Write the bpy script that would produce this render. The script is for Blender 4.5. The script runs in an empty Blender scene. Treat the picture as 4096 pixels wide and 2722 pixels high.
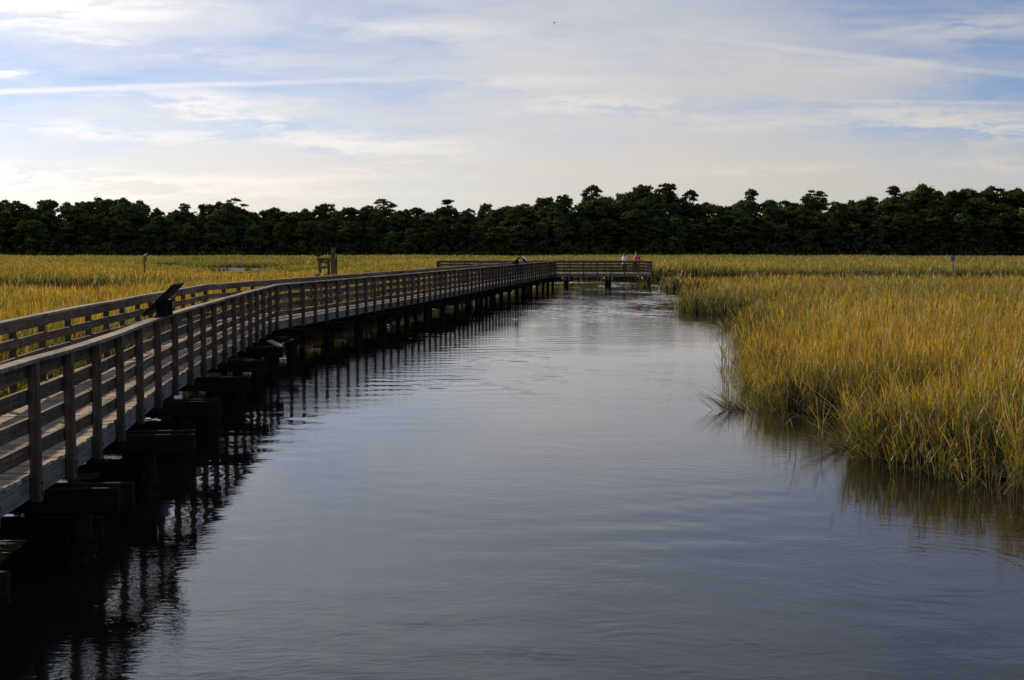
import bpy, math, random
import numpy as np
from mathutils import Vector, Matrix

random.seed(7)
RNG = np.random.default_rng(11)
scene = bpy.context.scene
COL = scene.collection
R = math.radians

# ------------------------------------------------------------------ basics
EYE = 3.12            # camera height above the water
FPX = 1290.0          # focal length in pixels of a 1024 px wide frame
SUN_AZ, SUN_EL = R(-46), R(20.5)
SUN_DIR = Vector((math.sin(SUN_AZ) * math.cos(SUN_EL), math.cos(SUN_AZ) * math.cos(SUN_EL), math.sin(SUN_EL)))


def tag(o, label=None, cat=None, group=None, kind=None):
    if label: o['label'] = label
    if cat: o['category'] = cat
    if group: o['group'] = group
    if kind: o['kind'] = kind
    return o


def empty(name, loc=(0, 0, 0), rz=0.0, parent=None):
    o = bpy.data.objects.new(name, None)
    o.empty_display_size = 0.2
    COL.objects.link(o)
    o.location = loc
    o.rotation_euler = (0, 0, rz)
    if parent: o.parent = parent
    return o


def link_mesh(name, me, parent=None, mat=None):
    if mat is not None:
        for m in (mat if isinstance(mat, (list, tuple)) else [mat]):
            me.materials.append(m)
    o = bpy.data.objects.new(name, me)
    COL.objects.link(o)
    if parent: o.parent = parent
    return o


def copy_tree(o, parent=None):
    c = o.copy()
    COL.objects.link(c)
    c.parent = parent
    for ch in o.children:
        copy_tree(ch, c)
    return c


class MB:
    """collects boxes and tubes with lengthwise UVs, then links them as one mesh"""
    def __init__(self):
        self.v, self.f, self.uv, self.mi, self.sm = [], [], [], [], []

    def quad(self, idx, uv, mi=0, sm=False):
        self.f.append(idx); self.uv.extend(uv); self.mi.append(mi); self.sm.append(sm)

    def beam(self, p0, p1, w, h, up=(0, 0, 1), mi=0, bev=0.0):
        """a board from p0 to p1 (centre line): w across, h along 'up'"""
        p0, p1, up = Vector(p0), Vector(p1), Vector(up)
        ax = (p1 - p0); L = ax.length; ax.normalize()
        side = ax.cross(up).normalized(); up = side.cross(ax).normalized()
        ro, rv = random.random() * 50, random.random() * 50
        b = len(self.v)
        cs = [(-1, -1), (1, -1), (1, 1), (-1, 1)]
        if bev > 0:
            bw, bh = 1 - 2 * bev / w, 1 - 2 * bev / h
            cs = [(-bw, -1), (bw, -1), (1, -bh), (1, bh), (bw, 1), (-bw, 1), (-1, bh), (-1, -bh)]
        n = len(cs)
        for p in (p0, p1):
            for a, c in cs:
                self.v.append(p + side * (a * w / 2) + up * (c * h / 2))
        per = [0.0]
        for i in range(n):
            a, c = cs[i], cs[(i + 1) % n]
            per.append(per[-1] + math.hypot((a[0] - c[0]) * w / 2, (a[1] - c[1]) * h / 2))
        for i in range(n):
            j = (i + 1) % n
            self.quad((b + i, b + j, b + n + j, b + n + i),
                      [(ro, rv + per[i]), (ro, rv + per[i + 1]), (ro + L, rv + per[i + 1]), (ro + L, rv + per[i])], mi)
        e0 = [(rv + c[0] * w / 2, ro + c[1] * h * .5) for c in cs]
        self.quad(tuple(b + i for i in reversed(range(n))), list(reversed(e0)), mi)
        self.quad(tuple(b + n + i for i in range(n)), e0, mi)

    def box(self, c, s, mi=0, bev=0.0):
        c = Vector(c)
        self.beam(c - Vector((s[0] / 2, 0, 0)), c + Vector((s[0] / 2, 0, 0)), s[1], s[2], mi=mi, bev=bev)

    def tube(self, pts, rad, n=8, mi=0, cap=True, squash=None, sm=True):
        pts = [Vector(p) for p in pts]
        b = len(self.v); m = len(pts)
        ro = random.random() * 20
        prev = None
        for i, p in enumerate(pts):
            t = (pts[min(i + 1, m - 1)] - pts[max(i - 1, 0)])
            t.normalize()
            ref = Vector((0, 0, 1)) if abs(t.z) < .9 else Vector((1, 0, 0))
            s = t.cross(ref).normalized() if prev is None else (prev - t * prev.dot(t)).normalized()
            prev = s
            u = t.cross(s).normalized()
            for k in range(n):
                a = 2 * math.pi * k / n
                r = rad[i] if isinstance(rad, (list, tuple)) else rad
                q = 1.0 if squash is None else squash
                self.v.append(p + s * (math.cos(a) * r) + u * (math.sin(a) * r * q))
        for i in range(m - 1):
            for k in range(n):
                k2 = (k + 1) % n
                self.quad((b + i * n + k, b + i * n + k2, b + (i + 1) * n + k2, b + (i + 1) * n + k),
                          [(ro + i * .3, k / n), (ro + i * .3, (k + 1) / n), (ro + i * .3 + .3, (k + 1) / n), (ro + i * .3 + .3, k / n)], mi, sm)
        if cap:
            self.quad(tuple(b + k for k in reversed(range(n))), [(0, 0)] * n, mi)
            self.quad(tuple(b + (m - 1) * n + k for k in range(n)), [(0, 0)] * n, mi)

    def ball(self, c, r, mi=0, nu=10, nv=7, rot=None):
        c = Vector(c); r = Vector(r) if not isinstance(r, (int, float)) else Vector((r, r, r))
        b = len(self.v)
        for i in range(nv + 1):
            th = math.pi * i / nv
            for k in range(nu):
                ph = 2 * math.pi * k / nu
                d = Vector((math.sin(th) * math.cos(ph) * r.x, math.sin(th) * math.sin(ph) * r.y, math.cos(th) * r.z))
                if rot is not None: d = rot @ d
                self.v.append(c + d)
        for i in range(nv):
            for k in range(nu):
                k2 = (k + 1) % nu
                self.quad((b + i * nu + k, b + (i + 1) * nu + k, b + (i + 1) * nu + k2, b + i * nu + k2), [(0, 0)] * 4, mi, True)

    def mesh(self, name, mats):
        me = bpy.data.meshes.new(name)
        me.from_pydata([tuple(v) for v in self.v], [], self.f)
        uvl = me.uv_layers.new(name='UVMap')
        uvl.data.foreach_set('uv', np.array(self.uv, dtype=np.float32).ravel())
        for m in (mats if isinstance(mats, (list, tuple)) else [mats]):
            me.materials.append(m)
        me.polygons.foreach_set('material_index', self.mi)
        me.polygons.foreach_set('use_smooth', self.sm)
        me.update()
        return me

    def build(self, name, mats, parent=None):
        return link_mesh(name, self.mesh(name, mats), parent)


# ------------------------------------------------------------------ node helpers
def new_mat(name):
    m = bpy.data.materials.new(name)
    m.use_nodes = True
    nt = m.node_tree
    for n in list(nt.nodes): nt.nodes.remove(n)
    return m, nt


def N(nt, typ, **kw):
    n = nt.nodes.new(typ)
    for k, v in kw.items():
        setattr(n, k, v)
    return n


def link(nt, a, b): nt.links.new(a, b)


def mathn(nt, op, a, b=None, c=None, clamp=False):
    n = nt.nodes.new('ShaderNodeMath'); n.operation = op; n.use_clamp = clamp
    for i, x in enumerate((a, b, c)):
        if x is None: continue
        if isinstance(x, (int, float)): n.inputs[i].default_value = x
        else: nt.links.new(x, n.inputs[i])
    return n.outputs[0]


def ramp(nt, fac, stops, interp='LINEAR'):
    n = nt.nodes.new('ShaderNodeValToRGB')
    n.color_ramp.interpolation = interp
    el = n.color_ramp.elements
    while len(el) > 1: el.remove(el[-1])
    for i, (p, c) in enumerate(stops):
        e = el[0] if i == 0 else el.new(p)
        e.position = p
        e.color = (*c, 1) if len(c) == 3 else c
    nt.links.new(fac, n.inputs[0])
    return n.outputs[0]


def mixc(nt, fac, a, b, mode='MIX'):
    n = nt.nodes.new('ShaderNodeMix'); n.data_type = 'RGBA'; n.blend_type = mode
    for s, x in ((n.inputs[0], fac), (n.inputs[6], a), (n.inputs[7], b)):
        if isinstance(x, (int, float)): s.default_value = x
        elif isinstance(x, tuple): s.default_value = (*x, 1) if len(x) == 3 else x
        else: nt.links.new(x, s)
    return n.outputs[2]


def noise(nt, vec, scale, detail=4, rough=.55, dim='3D', dist=0.0):
    n = nt.nodes.new('ShaderNodeTexNoise'); n.noise_dimensions = dim
    n.inputs['Scale'].default_value = scale
    n.inputs['Detail'].default_value = detail
    n.inputs['Roughness'].default_value = rough
    n.inputs['Distortion'].default_value = dist
    if vec is not None: nt.links.new(vec, n.inputs['Vector'])
    return n.outputs['Fac']


def mapping(nt, vec, loc=(0, 0, 0), rot=(0, 0, 0), sc=(1, 1, 1), typ='POINT'):
    n = nt.nodes.new('ShaderNodeMapping'); n.vector_type = typ
    n.inputs['Location'].default_value = loc
    n.inputs['Rotation'].default_value = rot
    n.inputs['Scale'].default_value = sc
    nt.links.new(vec, n.inputs['Vector'])
    return n.outputs[0]


def principled(nt, base, rough=.8, spec=.3, normal=None):
    p = nt.nodes.new('ShaderNodeBsdfPrincipled')
    if isinstance(base, tuple): p.inputs['Base Color'].default_value = (*base, 1)
    else: nt.links.new(base, p.inputs['Base Color'])
    if isinstance(rough, (int, float)): p.inputs['Roughness'].default_value = rough
    else: nt.links.new(rough, p.inputs['Roughness'])
    p.inputs['Specular IOR Level'].default_value = spec
    if normal is not None: nt.links.new(normal, p.inputs['Normal'])
    out = nt.nodes.new('ShaderNodeOutputMaterial')
    nt.links.new(p.outputs[0], out.inputs[0])
    return p


def bump(nt, h, strength, dist):
    b = nt.nodes.new('ShaderNodeBump')
    b.inputs['Strength'].default_value = strength
    b.inputs['Distance'].default_value = dist
    nt.links.new(h, b.inputs['Height'])
    return b.outputs[0]


def plain(name, col, rough=.7, spec=.3, var=.25, scale=8.0):
    m, nt = new_mat(name)
    tc = N(nt, 'ShaderNodeTexCoord')
    n = noise(nt, tc.outputs['Object'], scale, 5)
    c = mixc(nt, n, tuple(x * (1 - var) for x in col), tuple(x * (1 + var) for x in col))
    principled(nt, c, rough, spec)
    return m


def wood(name, dark, light, lichen=.3, lich_col=(.38, .38, .36), stain=.4, gscale=28, spec=.15):
    """weathered timber: grain along the board (UV), a tint per board, lichen and stain patches"""
    m, nt = new_mat(name)
    uv = N(nt, 'ShaderNodeUVMap'); uv.uv_map = 'UVMap'
    geo = N(nt, 'ShaderNodeNewGeometry')
    g1 = noise(nt, mapping(nt, uv.outputs[0], sc=(1.2, gscale, 1)), 1.0, 6, .6, dist=.4)
    g2 = noise(nt, mapping(nt, uv.outputs[0], sc=(4, gscale * 3.5, 1)), 1.0, 4, .6)
    g = mathn(nt, 'ADD', mathn(nt, 'MULTIPLY', g1, .65), mathn(nt, 'MULTIPLY', g2, .35))
    c = ramp(nt, g, [(.32, tuple(x * .55 for x in dark)), (.45, dark), (.62, light)])
    tint = mathn(nt, 'ADD', mathn(nt, 'MULTIPLY', geo.outputs['Random Per Island'], .8), .6)
    hs = N(nt, 'ShaderNodeHueSaturation')
    link(nt, tint, hs.inputs['Value']); link(nt, c, hs.inputs['Color'])
    c = hs.outputs[0]
    tc = N(nt, 'ShaderNodeTexCoord')
    st = noise(nt, mapping(nt, tc.outputs['Object'], sc=(1, 1, .35)), 2.6, 5, .6)
    stf = ramp(nt, st, [(.5, (0, 0, 0)), (.66, (stain, stain, stain))])
    c = mixc(nt, stf, c, tuple(x * .3 for x in dark))
    ln = noise(nt, tc.outputs['Object'], 9, 8, .72)
    lf = ramp(nt, ln, [(.53, (0, 0, 0)), (.62, (lichen, lichen, lichen))])
    c = mixc(nt, lf, c, lich_col)
    # dark cracks along the grain
    cr = noise(nt, mapping(nt, uv.outputs[0], sc=(.7, 55, 1)), 1.0, 2, .4)
    cf = ramp(nt, cr, [(.28, (.75, .75, .75)), (.36, (0, 0, 0))])
    c = mixc(nt, cf, c, tuple(x * .25 for x in dark))
    b = bump(nt, mathn(nt, 'SUBTRACT', g, mathn(nt, 'MULTIPLY', cf, .5)), .5, .006)
    principled(nt, c, .85, spec, b)
    return m


M = {}
M['deck'] = wood('weathered_deck_wood', (.18, .145, .118), (.42, .345, .275), lichen=.12, stain=.3)
M['rail'] = wood('weathered_rail_wood', (.10, .075, .052), (.21, .16, .112), lichen=.25, lich_col=(.25, .23, .2), stain=.6)
M['cap'] = wood('lichened_cap_wood', (.16, .135, .108), (.31, .27, .225), lichen=.65, lich_col=(.4, .39, .36), stain=.3)
M['post'] = wood('post_wood', (.072, .052, .036), (.15, .112, .078), lichen=.15, lich_col=(.2, .2, .19), stain=.5)
M['fascia'] = wood('greenish_fascia_wood', (.15, .155, .135), (.26, .265, .235), lichen=.3, lich_col=(.36, .38, .36), stain=.55)
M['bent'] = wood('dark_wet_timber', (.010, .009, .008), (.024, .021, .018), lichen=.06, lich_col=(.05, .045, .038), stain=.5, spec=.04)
M['pale_timber'] = wood('pale_timber', (.24, .2, .15), (.4, .34, .25), lichen=.15, stain=.3)
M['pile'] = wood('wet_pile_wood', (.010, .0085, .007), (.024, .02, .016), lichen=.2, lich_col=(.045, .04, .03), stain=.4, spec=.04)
M['rust'] = plain('rust', (.075, .032, .018), .85)
M['oyster'] = plain('oyster_shell', (.016, .014, .011), .8, .1, var=.9, scale=16)
M['black'] = plain('black_metal', (.008, .008, .009), .65, .2)
M['steel'] = plain('grey_metal', (.3, .31, .32), .45, .5)
M['panel'] = plain('sign_panel', (.55, .58, .62), .18, .5, var=.3, scale=18)
M['sign_back'] = plain('sign_back', (.27, .3, .36), .5, .4, var=.12)
M['sign_green'] = plain('sign_green', (.2, .185, .05), .6)

# ------------------------------------------------------------------ camera
cam_d = bpy.data.cameras.new('camera')
cam_d.sensor_width = 36.0
cam_d.lens = 36.0 * FPX / 1024.0
cam_d.clip_end = 8000
cam_d.clip_start = .1
cam = bpy.data.objects.new('camera', cam_d)
COL.objects.link(cam)
cam.location = (0, 0, EYE)
cam.rotation_euler = (R(90) - math.atan(91 / FPX), 0, 0)
scene.camera = cam

# ------------------------------------------------------------------ light
sl = bpy.data.lights.new('sun', 'SUN')
sl.energy = 5.0
sl.angle = R(.6)
sl.color = (1.0, .79, .54)
so = bpy.data.objects.new('sun', sl)
COL.objects.link(so)
so.rotation_euler = SUN_DIR.to_track_quat('Z', 'Y').to_euler()
so.location = (-40, 40, 40)

# ------------------------------------------------------------------ sky
w = bpy.data.worlds.new('World'); scene.world = w; w.use_nodes = True
nt = w.node_tree
for n in list(nt.nodes): nt.nodes.remove(n)
tc = N(nt, 'ShaderNodeTexCoord')
D = tc.outputs['Generated']
sky = N(nt, 'ShaderNodeTexSky'); sky.sky_type = 'NISHITA'; sky.sun_disc = False
sky.sun_elevation = SUN_EL; sky.sun_rotation = SUN_AZ % (2 * math.pi)
sky.air_density = 0.5; sky.dust_density = 0.15; sky.ozone_density = 4.0
sep = N(nt, 'ShaderNodeSeparateXYZ'); link(nt, D, sep.inputs[0])
yy = mathn(nt, 'MAXIMUM', mathn(nt, 'ABSOLUTE', sep.outputs[1]), .3)
u = mathn(nt, 'DIVIDE', sep.outputs[0], yy)
v = mathn(nt, 'DIVIDE', sep.outputs[2], yy)
uvn = N(nt, 'ShaderNodeCombineXYZ'); link(nt, u, uvn.inputs[0]); link(nt, v, uvn.inputs[1])
UV = uvn.outputs[0]
# warp so that no cloud edge is straight
wn = N(nt, 'ShaderNodeTexNoise'); wn.inputs['Scale'].default_value = 1.0; wn.inputs['Detail'].default_value = 5
link(nt, mapping(nt, UV, sc=(9, 30, 1)), wn.inputs['Vector'])
wv = N(nt, 'ShaderNodeVectorMath'); wv.operation = 'SUBTRACT'; link(nt, wn.outputs['Color'], wv.inputs[0]); wv.inputs[1].default_value = (.5, .5, .5)
ws = N(nt, 'ShaderNodeVectorMath'); ws.operation = 'MULTIPLY'; link(nt, wv.outputs[0], ws.inputs[0]); ws.inputs[1].default_value = (.09, .016, 0)
wa = N(nt, 'ShaderNodeVectorMath'); wa.operation = 'ADD'; link(nt, UV, wa.inputs[0]); link(nt, ws.outputs[0], wa.inputs[1])
UVW = wa.outputs[0]


def px_uv(x, y): return ((x - 512) / FPX, (249 - y) / FPX)


def band(vec, x0, y0, x1, y1, wid, amp, soft=1.0):
    """a streak of cloud between two sky directions (given as azimuth and elevation tangents)"""
    a, b = px_uv(x0, y0), px_uv(x1, y1)
    c = ((a[0] + b[0]) / 2, (a[1] + b[1]) / 2)
    L = math.hypot(b[0] - a[0], b[1] - a[1]) / 2
    ang = math.atan2(b[1] - a[1], b[0] - a[0])
    q = mapping(nt, vec, loc=(c[0], c[1], 0), rot=(0, 0, ang), sc=(L, wid / FPX, 1), typ='TEXTURE')
    d = N(nt, 'ShaderNodeVectorMath'); d.operation = 'DOT_PRODUCT'
    link(nt, q, d.inputs[0]); link(nt, q, d.inputs[1])
    g = mathn(nt, 'EXPONENT', mathn(nt, 'MULTIPLY', mathn(nt, 'POWER', d.outputs['Value'], soft), -1.0))
    return mathn(nt, 'MULTIPLY', g, amp)


n_str = noise(nt, mapping(nt, UVW, rot=(0, 0, R(-4)), sc=(7, 46, 1)), 1.0, 6, .62)
n_str2 = noise(nt, mapping(nt, UVW, loc=(3, 1, 0), rot=(0, 0, R(5)), sc=(3.2, 17, 1)), 1.0, 5, .6)
n_fine = noise(nt, mapping(nt, UVW, loc=(9, 4, 0), sc=(26, 120, 1)), 1.0, 5, .68)
bands_soft = [
    # broad veils
    (-60, 8, 300, 18, 26, .9), (300, 40, 700, 30, 44, 1.05), (380, 78, 820, 70, 36, 1.0), (640, 80, 960, 76, 16, .7),
    (-40, 118, 420, 118, 24, .9), (380, 122, 830, 122, 32, 1.0), (-60, 158, 560, 165, 24, 1.0), (150, 44, 330, 70, 14, .28),
    (480, 165, 1060, 165, 34, 1.3), (-60, 205, 1080, 205, 42, 2.4), (780, 146, 1080, 156, 16, .6), (620, 40, 840, 56, 30, .6), (900, 20, 1060, 25, 26, .15), (-300, -125, 700, -125, 110, 1.0),
    (-60, 30, 200, 60, 16, .4), (100, 62, 420, 74, 9, .3),
]
bands_hard = [
    (-60, 170, 215, 187, 9, 1.9), (150, 108, 330, 126, 8, 1.6), (270, 140, 460, 150, 9, 1.6), (130, 98, 300, 104, 7, .9),
    (510, 108, 680, 104, 9, .9), (840, 116, 1060, 136, 15, 2.4), (880, 35, 1040, 30, 12, .6), (780, 64, 960, 70, 10, .5), (920, 160, 1080, 175, 10, .7),
    (-40, 75, 18, 75, 4, 1.4), (-60, 8, 150, 14, 18, 1.6), (210, 185, 340, 181, 5, 1.0), (930, 85, 960, 84, 5, .7),
    (560, 130, 575, 130, 2.5, .7), (300, 170, 460, 163, 4, .8), (330, 178, 480, 176, 4, .7), (20, 130, 260, 138, 6, .9), (420, 92, 620, 84, 7, .5), (560, 112, 760, 118, 7, .6),
    (640, 172, 900, 166, 5, .6), (60, 40, 240, 62, 7, .7), (330, 30, 520, 38, 9, .5), (700, 128, 830, 124, 6, .5), (-40, 198, 420, 196, 6, .9),
]
soft = None
for bnd in bands_soft:
    g = band(UVW, *bnd); soft = g if soft is None else mathn(nt, 'ADD', soft, g)
hard = None
for bnd in bands_hard:
    g = band(UVW, *bnd); hard = g if hard is None else mathn(nt, 'ADD', hard, g)
# contrails: narrow, slightly ragged
wc = N(nt, 'ShaderNodeVectorMath'); wc.operation = 'MULTIPLY_ADD'
link(nt, wv.outputs[0], wc.inputs[0]); wc.inputs[1].default_value = (.02, .0035, 0); link(nt, UV, wc.inputs[2])
trail = None
for bnd in [(-120, 98, 410, 80.5, 2.7, .62, 1.5), (690, 40, 1140, 92, 3.2, .38, 1.6), (790, 101.5, 1130, 107, 1.8, .4, 2.0), (980, 116, 1100, 112, 1.8, .4, 2.0), (500, 66, 800, 66, 4.0, .12, 1.5)]:
    g = band(wc.outputs[0], *bnd); trail = g if trail is None else mathn(nt, 'ADD', trail, g)
trail = mathn(nt, 'MULTIPLY', trail, ramp(nt, n_fine, [(.3, (.45, .45, .45)), (.6, (1.1, 1.1, 1.1))]))
sm_ = mathn(nt, 'MULTIPLY', soft, ramp(nt, n_str2, [(.3, (.25, .25, .25)), (.62, (1.05, 1.05, 1.05))]))
hd_ = mathn(nt, 'MULTIPLY', hard, ramp(nt, mathn(nt, 'ADD', mathn(nt, 'MULTIPLY', n_str, .6), mathn(nt, 'MULTIPLY', n_fine, .4)), [(.45, (0, 0, 0)), (.555, (1, 1, 1))]))
cir = ramp(nt, n_str, [(.38, (.09, .09, .09)), (.7, (.5, .5, .5))])
dens = mathn(nt, 'ADD', sm_, cir)
dens = mathn(nt, 'SUBTRACT', 1.0, mathn(nt, 'EXPONENT', mathn(nt, 'MULTIPLY', dens, -1.35)))
dens2 = mathn(nt, 'SUBTRACT', 1.0, mathn(nt, 'EXPONENT', mathn(nt, 'MULTIPLY', mathn(nt, 'ADD', hd_, trail), -1.0)))
# overhead and behind the camera: an even thin veil
el = mathn(nt, 'ADD', mathn(nt, 'MULTIPLY', sep.outputs[2], 1.0), 0.0)
hi = mathn(nt, 'SMOOTH_MIN', 1.0, mathn(nt, 'MULTIPLY', mathn(nt, 'MAXIMUM', mathn(nt, 'SUBTRACT', el, .2), 0.0), 2.5), .2)
dens = mathn(nt, 'ADD', mathn(nt, 'MULTIPLY', dens, mathn(nt, 'SUBTRACT', 1.0, mathn(nt, 'MULTIPLY', hi, .6))), mathn(nt, 'MULTIPLY', hi, .30), clamp=True)
# cloud radiance: thin ice cloud scatters forward, so it brightens towards the sun
dt = N(nt, 'ShaderNodeVectorMath'); dt.operation = 'DOT_PRODUCT'
link(nt, D, dt.inputs[0]); dt.inputs[1].default_value = SUN_DIR
ca = mathn(nt, 'SUBTRACT', dt.outputs['Value'], 1.0)
f1 = mathn(nt, 'EXPONENT', mathn(nt, 'MULTIPLY', ca, 3.2))
f2 = mathn(nt, 'EXPONENT', mathn(nt, 'MULTIPLY', ca, 16.0))
SKY_K = .088
cl = mathn(nt, 'ADD', mathn(nt, 'ADD', mathn(nt, 'MULTIPLY', f1, 6.3), mathn(nt, 'MULTIPLY', f2, 4.5)), 4.05)
warm = mathn(nt, 'EXPONENT', mathn(nt, 'MULTIPLY', mathn(nt, 'ABSOLUTE', v), -9.0))
ccol = mixc(nt, warm, (.985, .975, .985), (1.085, .985, .82))
cv = N(nt, 'ShaderNodeVectorMath'); cv.operation = 'SCALE'
link(nt, ccol, cv.inputs[0]); link(nt, cl, cv.inputs['Scale'])
final = mixc(nt, dens, sky.outputs[0], cv.outputs[0])
ccol2 = mixc(nt, warm, (1.0, .97, 1.0), (1.14, 1.0, .79))
cl2 = mathn(nt, 'ADD', mathn(nt, 'MULTIPLY', cl, 1.17), mathn(nt, 'MULTIPLY', f2, 5.0))
cv2 = N(nt, 'ShaderNodeVectorMath'); cv2.operation = 'SCALE'
link(nt, ccol2, cv2.inputs[0]); link(nt, cl2, cv2.inputs['Scale'])
final = mixc(nt, dens2, final, cv2.outputs[0])
bg = N(nt, 'ShaderNodeBackground'); bg.inputs['Strength'].default_value = SKY_K
link(nt, final, bg.inputs[0])
wo = N(nt, 'ShaderNodeOutputWorld'); link(nt, bg.outputs[0], wo.inputs[0])
w.cycles.sampling_method = 'MANUAL'; w.cycles.sample_map_resolution = 512

scene.view_settings.view_transform = 'Standard'
scene.view_settings.look = 'None'
scene.view_settings.exposure = 0.35
scene.view_settings.gamma = 1.0

# ------------------------------------------------------------------ ground, water
def sheet(name, x0, x1, y0, y1, z, mat):
    me = bpy.data.meshes.new(name)
    me.from_pydata([(x0, y0, z), (x1, y0, z), (x1, y1, z), (x0, y1, z)], [], [(0, 1, 2, 3)])
    return link_mesh(name, me, None, mat)


mud = plain('tidal_mud', (.045, .04, .028), .6, .4, var=.5, scale=.7)
tag(sheet('ground', -4000, 4000, -500, 6000, -.7, mud), 'dark tidal mud under the water and marsh', 'ground', kind='structure')

m, nt = new_mat('creek_water')
tc = N(nt, 'ShaderNodeTexCoord'); P = tc.outputs['Object']
wz = N(nt, 'ShaderNodeTexNoise'); wz.inputs['Scale'].default_value = .45; wz.inputs['Detail'].default_value = 3
link(nt, P, wz.inputs['Vector'])
wo1 = N(nt, 'ShaderNodeVectorMath'); wo1.operation = 'MULTIPLY_ADD'
link(nt, wz.outputs['Color'], wo1.inputs[0]); wo1.inputs[1].default_value = (.9, .9, 0); link(nt, P, wo1.inputs[2])
PW = wo1.outputs[0]
r1 = noise(nt, mapping(nt, PW, rot=(0, 0, R(14)), sc=(3.6, 9.5, 1)), 1.0, 3, .5)
r2 = noise(nt, mapping(nt, PW, rot=(0, 0, R(-20)), sc=(10, 22, 1)), 1.0, 3, .5)
r3 = noise(nt, mapping(nt, P, sc=(.5, 1.1, 1)), 1.0, 3, .5)
patch = ramp(nt, noise(nt, mapping(nt, P, loc=(2, 7, 0), sc=(.09, .16, 1)), 1.0, 4, .55), [(.38, (.2, .2, .2)), (.6, (1.35, 1.35, 1.35))])
h = mathn(nt, 'ADD', mathn(nt, 'MULTIPLY', r1, .0023), mathn(nt, 'MULTIPLY', r2, .0009))
h = mathn(nt, 'MULTIPLY', h, patch)
sx = N(nt, 'ShaderNodeSeparateXYZ'); link(nt, P, sx.inputs[0])
windy = mathn(nt, 'MULTIPLY', mathn(nt, 'LESS_THAN', sx.outputs[0], -16.0), mathn(nt, 'GREATER_THAN', sx.outputs[1], 90.0))   # the open pool in the marsh feels the wind
h = mathn(nt, 'MULTIPLY', h, mathn(nt, 'ADD', mathn(nt, 'MULTIPLY', windy, 15.0), 1.0))
h = mathn(nt, 'ADD', h, mathn(nt, 'MULTIPLY', r3, .002))
# broken rings spreading from something that touched the surface near the right bank
brk = ramp(nt, noise(nt, mapping(nt, P, sc=(1.1, 1.1, 1)), 1.0, 2, .5), [(.46, (0, 0, 0)), (.62, (1, 1, 1))])
wob_ = mathn(nt, 'MULTIPLY', noise(nt, P, 2.2, 3, .55), .32)
for (cx, cy, R0, amp) in ((4.0, 12.6, 1.3, .0013), (1.1, 9.6, 1.6, .0009)):
    q = mapping(nt, P, loc=(cx, cy, 0), typ='TEXTURE')
    ln_ = N(nt, 'ShaderNodeVectorMath'); ln_.operation = 'LENGTH'; link(nt, q, ln_.inputs[0])
    rr = ln_.outputs['Value']
    s_ = mathn(nt, 'SINE', mathn(nt, 'MULTIPLY', mathn(nt, 'ADD', rr, wob_), 2 * math.pi / .21))
    e_ = mathn(nt, 'EXPONENT', mathn(nt, 'MULTIPLY', mathn(nt, 'POWER', mathn(nt, 'DIVIDE', rr, R0), 2.0), -1.0))
    h = mathn(nt, 'ADD', h, mathn(nt, 'MULTIPLY', mathn(nt, 'MULTIPLY', mathn(nt, 'MULTIPLY', s_, e_), amp), brk))
bn = bump(nt, h, 1.0, 1.0)
pw = principled(nt, (.011, .0105, .008), .012, .5, bn)
pw.inputs['IOR'].default_value = 1.53
# ------------------------------------------------------------------ numpy noise for the marsh
def vnoise(x, y, seed=0):
    xi = np.floor(x).astype(np.int64); yi = np.floor(y).astype(np.int64)
    xf = x - xi; yf = y - yi
    def hsh(a, b):
        n = (a * 374761393 + b * 668265263 + seed * 982451653) & 0x7fffffff
        n = ((n ^ (n >> 13)) * 1274126177) & 0x7fffffff
        return ((n ^ (n >> 16)) & 0xffff) / 65535.0
    s = xf * xf * (3 - 2 * xf); t = yf * yf * (3 - 2 * yf)
    return (hsh(xi, yi) * (1 - s) + hsh(xi + 1, yi) * s) * (1 - t) + (hsh(xi, yi + 1) * (1 - s) + hsh(xi + 1, yi + 1) * s) * t


def fbm(x, y, seed=0, o=3):
    a = 0; amp = .5; tot = 0
    for i in range(o):
        a = a + amp * vnoise(x * 2 ** i, y * 2 ** i, seed + i); tot += amp; amp *= .5
    return a / tot



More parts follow.
